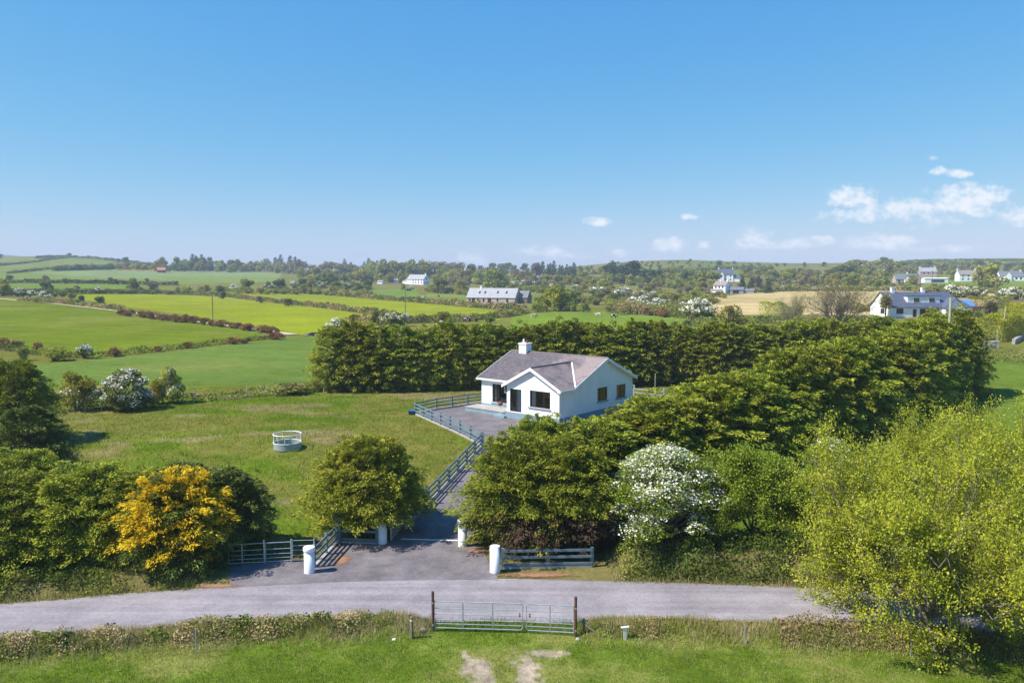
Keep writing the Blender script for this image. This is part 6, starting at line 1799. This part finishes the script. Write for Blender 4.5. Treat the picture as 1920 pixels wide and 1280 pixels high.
for args in (
  ('broad', 16, 560, 770, 527, 531, 13, 20, 'spring-green scrub tree', 'in the belt below the grey roofed house'), ('shrub', 16, 480, 700, 548, 556, 9, 15, 'olive hedge shrub', 'along the upper yellow-green field'),
  ('haw', 6, 560, 700, 536, 541, 9, 13, 'white thorn', 'in the belt below the grey roofed house'), ('dark', 8, 560, 700, 538, 543, 12, 20, 'dark scrub tree', 'in the belt below the grey roofed house'),
  ('broad', 10, 560, 680, 536, 545, 12, 18, 'pale green scrub tree', 'left of the low white-roofed shed'), ('broad', 10, 635, 760, 516, 519, 16, 24, 'leafy tree', 'above the low white-roofed shed'),
  ('bare', 8, 640, 780, 514, 516, 15, 22, 'brown budding scrub tree', 'above the low white-roofed shed'), ('broad', 9, 820, 900, 522, 534, 20, 28, 'leafy tree', 'between white farmhouse and plum tree'),
  ('shrub', 9, 800, 880, 546, 554, 10, 16, 'garden shrub', 'between white farmhouse and stone barn'), ('bare', 9, 895, 1000, 518, 528, 15, 22, 'brown scrub tree', 'behind the stone barn'),
  ('haw', 6, 890, 985, 530, 540, 10, 15, 'white thorn', 'behind the stone barn'), ('shrub', 12, 930, 1040, 540, 552, 11, 17, 'olive shrub', 'between stone barn and small white house'),
  ('broad', 14, 1000, 1140, 530, 540, 14, 22, 'yellow-green scrub tree', 'right of the small white house'), ('shrub', 16, 1060, 1220, 565, 582, 12, 18, 'yellow-green scrub shrub', 'right of the utility pole pair'),
  ('broad', 16, 1130, 1345, 530, 548, 14, 22, 'scrubby green tree', 'right of and below the pine clump'), ('shrub', 18, 1120, 1345, 548, 572, 11, 18, 'scrubby olive shrub', 'in the hollow below the white cottage'),
  ('bare', 10, 1150, 1330, 556, 578, 11, 17, 'tan leafless scrub', 'in the hollow below the white cottage'), ('olive', 12, 1140, 1330, 584, 600, 12, 18, 'bracken-brown bush', 'on the slope above the cattle'),
  ('broad', 14, 1080, 1250, 512, 522, 9, 15, 'small green tree', 'on the hillside above the pine clump'), ('dshrub', 14, 1100, 1300, 504, 512, 5, 9, 'dark hillside thorn', 'above the pine clump'),
  ('broad', 12, 1240, 1350, 514, 524, 12, 18, 'hillside tree', 'left of the gabled mansion'), ('broad', 15, 1390, 1600, 520, 528, 12, 20, 'valley tree', 'between gabled mansion and pink house'),
  ('dark', 10, 1400, 1580, 514, 520, 9, 15, 'dark valley tree', 'between gabled mansion and pink house'), ('bare', 9, 1400, 1560, 534, 540, 12, 18, 'tan valley tree', 'above the stubble field, left half'),
  ('shrub', 14, 1400, 1640, 541, 546, 8, 13, 'low valley shrub', 'on the top edge of stubble field'), ('broad', 14, 1600, 1720, 520, 534, 16, 24, 'leafy hill tree', 'around the pink house'),
  ('dark', 10, 1590, 1690, 502, 508, 12, 20, 'dark hill tree', 'above the pink house'), ('broad', 18, 1690, 1930, 512, 520, 8, 14, 'hill tree', 'behind the right-hand houses'),
  ('bare', 12, 1700, 1930, 506, 512, 7, 12, 'brown hill tree', 'above the right-hand houses'), ('dark', 14, 1720, 1930, 494, 500, 5, 9, 'dark crest tree', 'near the right skyline'),
  ('shrub', 14, 1650, 1790, 543, 550, 9, 14, 'field-edge shrub', 'behind the dormer bungalow'), ('shrub', 12, 1790, 1930, 545, 556, 10, 16, 'field-edge shrub', 'below the white villa'),
  ('broad', 14, 330, 540, 508, 511, 12, 18, 'low green tree', 'under the skyline wood'), ('shrub', 14, 330, 560, 546, 552, 8, 14, 'mixed hedge shrub', 'in the middle hedge'), ('dshrub', 10, 0, 130, 550, 558, 8, 14, 'dark hedge shrub', 'by the upper dirt track'),
  ('shrub', 10, 170, 330, 548, 552, 7, 12, 'olive hedge shrub', 'in the second left hedge'), ('shrub', 9, 120, 300, 503, 506, 5, 9, 'small hillside shrub', 'below the left hill'), ('shrub', 9, 640, 980, 600, 606, 8, 14, 'bracken bank shrub', 'behind the back hedge, left part'),
  ('broad', 8, 215, 320, 505, 508, 10, 15, 'green tree', 'left of the red roofed shed')): C(*args)
far_plant('lime', 1787, 525, 18, 'bright rounded tree left of the two-storey farmhouse with two chimneys')
far_plant('broad', 1850, 540, 46, 'large spreading tree left of the white villa', w=1.2)
far_plant('dark', 1848, 548, 24, 'dark ivy-clad tree at foot of the large spreading tree', w=.9)
C('haw', 5, 1778, 1840, 557, 560, 22, 30, 'large flowering thorn', 'behind the dormer bungalow roof')
C('haw', 4, 1875, 1935, 560, 563, 18, 26, 'flowering thorn', 'below the white villa')
C('dshrub', 6, 1640, 1780, 540, 545, 9, 15, 'dark shrub', 'below the twin-gabled grey house')
C('dshrub', 7, 1730, 1930, 592, 606, 12, 22, 'dark garden shrub', 'right of the dormer bungalow')
far_plant('haw', 1300, 604, 46, 'big white-topped hawthorn at left end of the stubble field', w=1.15)
far_plant('shrub', 1372, 608, 38, 'round olive-green willow at the lower left of stubble field', w=.95)
C('olive', 8, 1245, 1480, 611, 616, 10, 15, 'brown-green scrub bush', 'just behind the back hedge, under the stubble field')
C('shrub', 8, 1500, 1640, 610, 614, 12, 20, 'leafy scrub bush', 'around the bare trees behind the tall row')
C('shrub', 4, 1325, 1360, 556, 558, 9, 13, 'low bush', 'in front of the white cottage')
# hedgerow trees of the left-hand fields
for k, (kind, px, row, h, w, lab) in enumerate((
    ('dark', 18, 529, 15, 1.0, 'dark hedge tree on the far left slope'), ('dark', 87, 548, 24, 1.1, 'darkest bushy tree between the upper left fields'), ('bare', 86, 530, 14, 1.0, 'grey budding tree above the darkest bushy tree'),
    ('dshrub', 122, 532, 11, 1.0, 'dark rounded shrub in the upper left hedge'), ('dshrub', 146, 532, 9, 1.1, 'smaller dark shrub in the upper left hedge'), ('dark', 208, 532, 13, .9, 'first of two windswept dark trees in upper left hedge'),
    ('dark', 217, 533, 10, .9, 'second, lower windswept dark tree in upper left hedge'), ('dark', 251, 532, 12, 1.0, 'dark tree above the mid-green hedge tree'), ('dark', 276, 533, 12, 1.0, 'lone dark tree left of the pale thicket'),
    ('dark', 250, 548, 25, 1.0, 'mid-green hedge tree in the left landscape'), ('gorse', 142, 547, 12, 1.0, 'brown rounded bush in the left landscape'), ('haw', 182, 550, 15, 1.1, 'pale flowering thorn in second left hedge'),
    ('haw', 33, 556, 17, 1.2, 'flowering thorn by the upper dirt track, left'), ('haw', 57, 556, 15, 1.2, 'flowering thorn by the upper dirt track, right of its twin'), ('haw', 85, 562, 17, 1.0, 'flowering thorn among rusty bushes on the track'),
    ('broad', 4, 556, 34, 1.0, 'tall green tree at the left edge above the track'), ('shrub', 135, 560, 14, 1.0, 'tawny shrub beside the track'), ('dark', 152, 569, 16, 1.0, 'dark green bush left of the track gateway'), ('dark', 188, 573, 19, 1.0, 'dark green bush right of the track gateway'),
    ('gorse', 96, 567, 11, 1.3, 'rusty gorse right of the upper track thorns'), ('gorse', 132, 571, 12, 1.2, 'rusty gorse left of the track gateway'),
    ('bare', 290, 548, 19, 1.5, 'wide pale tan thicket in the left landscape'), ('shrub', 350, 549, 17, 1.2, 'round olive bush in the middle hedge'), ('shrub', 376, 552, 16, 1.1, 'dull green bush left of the utility pole field'),
    ('dshrub', 410, 548, 14, 1.5, 'low dark thicket in the middle hedge'), ('dark', 464, 549, 28, 1.05, 'tall dark green tree in the middle hedge'), ('haw', 440, 546, 14, 1.2, 'flowering thorn left of the tall dark green tree'),
    ('haw', 503, 546, 20, 1.0, 'flowering thorn right of the tall dark green tree'), ('dark', 525, 546, 25, 1.1, 'round rich green tree in the middle hedge'), ('haw', 551, 542, 17, 1.1, 'flowering thorn right of round rich green tree'),
    ('lime', 569, 549, 17, 1.0, 'bright yellow-green bush in the middle hedge'), ('broad', 584, 541, 20, 1.0, 'green tree behind the bright yellow-green bush'), ('haw', 600, 541, 14, 1.2, 'flowering thorn left of the white farmhouse'),
    ('lime', 598, 548, 11, 1.0, 'small bright bush left of the white farmhouse'), ('shrub', 625, 549, 16, 1.1, 'green shrub left of the white farmhouse'), ('haw', 655, 542, 13, 1.2, 'flowering thorn below the grey roofed house'), ('dshrub', 690, 545, 12, 1.4, 'dark thicket below the low white-roofed shed'),
    ('haw', 770, 545, 10, 1.3, 'pink-white flowering thorn below the white farmhouse'), ('broad', 757, 545, 14, 1.0, 'green tree left of the pink-white thorn'), ('haw', 793, 562, 9, 1.3, 'flowering thorn on the hedge below the white farmhouse'), ('dshrub', 822, 557, 5, 1.0, 'small round dark bush in the barn field'),
    ('shrub', 855, 567, 9, 1.2, 'low green bush left of the stone barn'),
    ('dark', 418, 561, 15, .9, 'dark bush on the scrub hedge near the utility pole'), ('bare', 487, 568, 14, 1.1, 'thin budding bush on the dividing scrub hedge'), ('dark', 541, 574, 16, .9, 'lone dark bush on the dividing scrub hedge'),
    ('dark', 705, 611, 28, .7, 'dark upright thorn at the left end of bracken bank'), ('haw', 733, 612, 32, .8, 'left of two tall flowering hawthorns behind the back hedge'), ('haw', 755, 612, 28, 1.0, 'right of two tall flowering hawthorns behind the back hedge'),
    ('shrub', 833, 606, 25, 1.1, 'olive shrub on the bracken bank'), ('gorse', 790, 604, 16, 1.4, 'rusty gorse right of two tall flowering hawthorns'), ('gorse', 668, 598, 10, 1.4, 'rusty gorse left of dark upright thorn'),
    ('haw', 624, 622, 27, .9, 'white flowering hawthorn above left end of the cypress hedge'), ('gorse', 613, 626, 9, 1.6, 'rusty gorse under the white hawthorn by tyre heap'),
    ('shrub', 100, 676, 28, 1.5, 'wide yellow-green willow bush at lower edge of big left field'), ('dshrub', 44, 676, 24, .9, 'grey-green bush near left edge of big left field'), ('haw', 159, 672, 30, 1.0, 'dark thorn with some blossom at the lower field edge'),
    ('gorse', 216, 668, 19, 1.0, 'rusty gorse right of the dark blossoming thorn'), ('gorse', 68, 656, 16, 1.1, 'rusty gorse above the grey-green bush'), ('gorse', 10, 650, 18, 1.8, 'brown bracken clump at left edge'),
    ('gorse', 296, 659, 12, 1.1, 'lone small rusty gorse on lower field edge'), ('gorse', 352, 653, 14, 1.3, 'rusty gorse left of centre on lower field edge'), ('gorse', 440, 645, 15, 1.2, 'left bush of the rusty pair on lower field edge'),
    ('gorse', 462, 644, 12, 1.2, 'right bush of the rusty pair on lower field edge'), ('gorse', 517, 636, 14, 1.5, 'rusty gorse where field edge meets dirt track'),
    ('dark', 2, 485, 9, 1.0, 'dark tree at the left edge skyline'), ('dark', 130, 481, 9, 1.1, 'round tree on the left hill top'), ('dark', 222, 492, 8, 1.0, 'small dark tree left on the skyline gap'), ('dark', 236, 493, 12, 1.1, 'larger dark tree in the skyline gap'), ('dark', 276, 500, 7, .9, 'tiny lone dark tree in the skyline gap'),
    ('bare', 160, 506, 11, 1.3, 'brown budding thicket on the far-left slope'), ('bare', 185, 505, 9, 1.3, 'pale budding thicket right of the brown one'), ('dark', 128, 507, 10, 1.0, 'dark tree left of brown budding thicket'), ('dark', 112, 507, 7, 1.0, 'small dark tree at left end of the thorn strip'),
    ('bare', 230, 503, 9, 1.4, 'brownish thicket left of the red roofed shed'), ('bare', 262, 503, 11, 1.4, 'tan thicket beside the red roofed shed'), ('dark', 318, 510, 10, 1.0, 'dark bush right of the red roofed shed'), ('dark', 292, 509, 6, 1.0, 'dark bush left of the red roofed shed'),
    ('dark', 1348, 499, 12, 1.2, 'lone round tree on the right hill crest'), ('dark', 1545, 500, 9, 1.3, 'windswept tree on skyline above stubble field'), ('dark', 1508, 503, 12, .7, 'spiky dark tree on the skyline above stubble field'))):
    far_plant(kind, px, row, h, lab, 'hedgerow trees and bushes of the far fields', w)
C('gorse', 22, 228, 520, 590, 626, 11, 16, 'rusty brown gorse bush', 'in the row beside the dirt track', 1.0)
C('dshrub', 14, 1140, 1300, 494, 494, 3, 6, 'tiny dark thorn', 'high on the central hill')
C('broad', 12, 1180, 1460, 499, 503, 5, 9, 'small hill tree', 'across the central hillside')
C('dshrub', 12, 1290, 1480, 492, 500, 3, 7, 'tiny thorn bush', 'along the shoulder of the central hill')
C('dshrub', 9, 1150, 1330, 500, 506, 4, 8, 'small dark thorn', 'on the open right hill')
# bushes along the paddock boundary
def mid_haw(label, px, py, wpx, hpx, meshes, rz=0, cat='tree', name='hawthorn_tree'):
    p = at(px, py); s, c = fit(meshes, wpx * p.y / F, hpx * p.y / F)
    return plant(name, label, cat, meshes, p, rz, s, 'flowering hawthorns by the paddock')
hwg = bushy('hawthorn', 25, 34, 6500, .042, [M['fbroad'], M['blossom']], white=.16, lobe=(.12, .2))
hwm = bushy('hawthorn', 26, 46, 8000, .042, [M['fdark'], M['blossom']], white=.80, lean=.12, lobe=(.09, .16))
hwp = bushy('hawthorn', 27, 40, 7000, .042, [M['fbroad'], M['blossom']], white=.60, lobe=(.09, .16))
mid_haw('dense green hawthorn with few white sprays, leftmost at the paddock edge', 145, 770, 70, 72, hwg)
mid_haw('open wind-blown hawthorn in white blossom, middle of the paddock edge three', 228, 768, 82, 74, hwm, .8)
mid_haw('upright hawthorn in white blossom, rightmost at the paddock edge', 320, 756, 48, 68, hwp, 2.5)
mid_haw('small hawthorn half in blossom leaning on the rightmost one', 296, 757, 32, 46, hwg, 1.5)
mid_haw('dark bush beneath the wind-blown hawthorn', 238, 770, 46, 32, hwg, 3.0, 'bush', 'dark_bush')
for px, py, h, lab in ((264, 764, 26, 'left yellow gorse bush below the hawthorns'), (286, 763, 24, 'right yellow gorse bush below the hawthorns')):
    p = at(px, py); k = h * p.y / F
    rngg = np.random.default_rng(px); V, Q, d_, li, _ = clump_crown(rngg, [((rngg.uniform(-.25, .25), rngg.uniform(-.25, .25), rngg.uniform(.3, .6)), .3) for _ in range(6)], 700, .13)
    o = link('gorse_bush', mesh_np('gorse_bush', V, Q, mats=[M['yellow']], qtone=np.clip(rngg.random(len(Q)) * .5 + .5 * (li % 2), 0, 1)), None, p, 0, (k, k, k)); tag(o, lab, 'bush', 'yellow gorse bushes')
p = at(548, 736); far_plant('olive', 548, 738, 22, 'olive bramble mound by left end of the cypress hedge', None, 2.2)
far_plant('olive', 10, 738, 30, 'brown bramble bush left of the dense green hawthorn', None, 1.6)

# ================================================================== light and sky
EL, AZ = math.radians(50), math.radians(196)     # the sun stands to the left, a little behind the camera
sv = Vector((math.cos(EL) * math.cos(AZ), math.cos(EL) * math.sin(AZ), math.sin(EL)))
ld = bpy.data.lights.new('sun', 'SUN'); ld.energy = 4.8; ld.angle = math.radians(0.53); ld.color = (1.0, 0.94, 0.84)
lo = bpy.data.objects.new('sun', ld); COL.objects.link(lo); lo.rotation_euler = sv.to_track_quat('Z', 'Y').to_euler(); lo.location = (0, 0, 60)

w = bpy.data.worlds.new('World'); sc.world = w; w.use_nodes = True
nt = w.node_tree; nt.nodes.clear(); L = nt.links.new
out = nt.nodes.new('ShaderNodeOutputWorld'); bg = nt.nodes.new('ShaderNodeBackground')
sky = nt.nodes.new('ShaderNodeTexSky'); sky.sky_type = 'NISHITA'; sky.sun_disc = False
sky.sun_elevation = EL; sky.sun_rotation = math.atan2(sv.x, sv.y)
sky.air_density, sky.dust_density, sky.ozone_density, sky.altitude = 1.0, 0.2, 3.0, 0
bg.inputs['Strength'].default_value = 0.11
tc = nt.nodes.new('ShaderNodeTexCoord')
sep = nt.nodes.new('ShaderNodeSeparateXYZ'); L(tc.outputs['Generated'], sep.inputs[0])
def mth(op, a, b=None, clamp=False):
    n = nt.nodes.new('ShaderNodeMath'); n.operation = op; n.use_clamp = clamp
    for i, v in enumerate((a, b)):
        if v is None: continue
        if isinstance(v, (int, float)): n.inputs[i].default_value = v
        else: L(v, n.inputs[i])
    return n.outputs[0]
ym = mth('MAXIMUM', sep.outputs['Y'], 0.02)
U, Vv = mth('DIVIDE', sep.outputs['X'], ym), mth('DIVIDE', sep.outputs['Z'], ym)
CL = [  # fair-weather clouds low over the right-hand hills: column, row, half width, height above base, depth below, weight
    (1600, 374, 52, 26, 16, 1.0), (1705, 392, 130, 26, 36, .66), (1815, 376, 80, 34, 30, 1.0), (1908, 404, 46, 18, 22, .72), (1620, 404, 110, 16, 18, .55),
    (1652, 455, 72, 18, 14, .92), (1412, 455, 50, 30, 14, .78), (1480, 456, 56, 14, 12, .82), (1535, 453, 32, 13, 10, .8), (1258, 462, 33, 18, 13, 1.0), (1122, 416, 28, 11, 9, .85), (1291, 408, 17, 8, 7, .78),
    (1022, 473, 44, 16, 12, .75), (980, 470, 14, 12, 8, .62), (885, 486, 38, 15, 14, .68), (1163, 478, 28, 12, 10, .68), (1797, 327, 28, 11, 9, .82), (1758, 322, 16, 12, 9, .75), (1750, 298, 13, 8, 6, .55), (1770, 466, 80, 10, 12, .5), (1318, 460, 18, 9, 8, .5), (1060, 480, 60, 8, 8, .45)]
best = None; low = None
for (px, py, a, up, dn, wt) in CL:
    d = ray(px, py); u0, v0 = d[0] / d[1], d[2] / d[1]
    du = mth('DIVIDE', mth('SUBTRACT', U, float(u0)), a / F)
    dv = mth('SUBTRACT', Vv, float(v0))
    dv = mth('ADD', mth('DIVIDE', mth('MAXIMUM', dv, 0.0), up / F), mth('DIVIDE', mth('MINIMUM', dv, 0.0), dn / F))
    e = mth('SUBTRACT', 1.0, mth('ADD', mth('MULTIPLY', du, du), mth('MULTIPLY', dv, dv)))
    e = mth('SUBTRACT', mth('MULTIPLY', mth('MAXIMUM', e, -2.0), 0.5), (1 - wt) * 0.55)
    best = e if best is None else mth('MAXIMUM', best, e)
cv = nt.nodes.new('ShaderNodeCombineXYZ'); L(U, cv.inputs[0]); L(mth('MULTIPLY', Vv, 1.5), cv.inputs[1])
ns = nt.nodes.new('ShaderNodeTexNoise'); ns.inputs['Scale'].default_value = 62; ns.inputs['Detail'].default_value = 7; ns.inputs['Roughness'].default_value = .55
L(cv.outputs[0], ns.inputs['Vector'])
ns2 = nt.nodes.new('ShaderNodeTexNoise'); ns2.inputs['Scale'].default_value = 34; ns2.inputs['Detail'].default_value = 4
L(cv.outputs[0], ns2.inputs['Vector'])
dens = mth('ADD', best, mth('MULTIPLY', mth('SUBTRACT', mth('ADD', mth('MULTIPLY', ns.outputs['Fac'], .65), mth('MULTIPLY', ns2.outputs['Fac'], .35)),   .5), 2.7))
mr = nt.nodes.new('ShaderNodeMapRange'); mr.interpolation_type = 'SMOOTHSTEP'; L(dens, mr.inputs['Value'])
mr.inputs['From Min'].default_value, mr.inputs['From Max'].default_value = -.20, .70; mr.inputs['To Max'].default_value = .92
mc = nt.nodes.new('ShaderNodeMix'); mc.data_type = 'RGBA'
sat = nt.nodes.new('ShaderNodeHueSaturation'); sat.inputs['Saturation'].default_value = 1.10
L(sky.outputs[0], sat.inputs['Color'])
wb = nt.nodes.new('ShaderNodeMix'); wb.data_type = 'RGBA'; wb.blend_type = 'MULTIPLY'; wb.inputs['Factor'].default_value = 1.0
L(sat.outputs[0], wb.inputs['A']); wb.inputs['B'].default_value = (.58, .84, 1.02, 1)
srgb = nt.nodes.new('ShaderNodeSeparateColor'); L(wb.outputs['Result'], srgb.inputs[0])      # a clear maritime sky: deeper blue, less white at the horizon
crgb = nt.nodes.new('ShaderNodeCombineColor')
for i, (ex, k) in enumerate(((1.18, .79), (.60, 1.40), (.22, 3.20))): L(mth('MULTIPLY', mth('POWER', srgb.outputs[i], ex), k), crgb.inputs[i])
L(mr.outputs[0], mc.inputs['Factor']); L(crgb.outputs[0], mc.inputs['A']); mc.inputs['B'].default_value = (5.7, 5.75, 5.95, 1)
L(mc.outputs['Result'], bg.inputs['Color']); L(bg.outputs[0], out.inputs['Surface'])

# the air between here and the hills
HAZE = 0.00026
if HAZE:
    mb = MB(); mb.box((-6000, -5600, -80), (6000, 6000, 106))
    m, hn, ho = new_mat('thin_sea_haze')
    pv = hn.nodes.new('ShaderNodeVolumePrincipled'); pv.inputs['Density'].default_value = HAZE; pv.inputs['Color'].default_value = (.68, .82, 1.0, 1); pv.inputs['Anisotropy'].default_value = 0.0
    hn.links.new(pv.outputs[0], ho.inputs['Volume'])
    tag(mb.build('haze', m), 'thin blue haze over the distant land', None, None, 'stuff')

sc.render.engine = 'CYCLES'
sc.cycles.use_denoising = True
sc.cycles.denoiser = 'OPENIMAGEDENOISE'
sc.cycles.max_bounces = 6; sc.cycles.diffuse_bounces = 3; sc.cycles.glossy_bounces = 2; sc.cycles.transmission_bounces = 4; sc.cycles.transparent_max_bounces = 8; sc.cycles.volume_bounces = 0
sc.cycles.use_adaptive_sampling = True; sc.cycles.adaptive_threshold = 0.02
sc.view_settings.view_transform = 'Standard'; sc.view_settings.look = 'None'
sc.view_settings.exposure = 0.70; sc.view_settings.gamma = 1.0
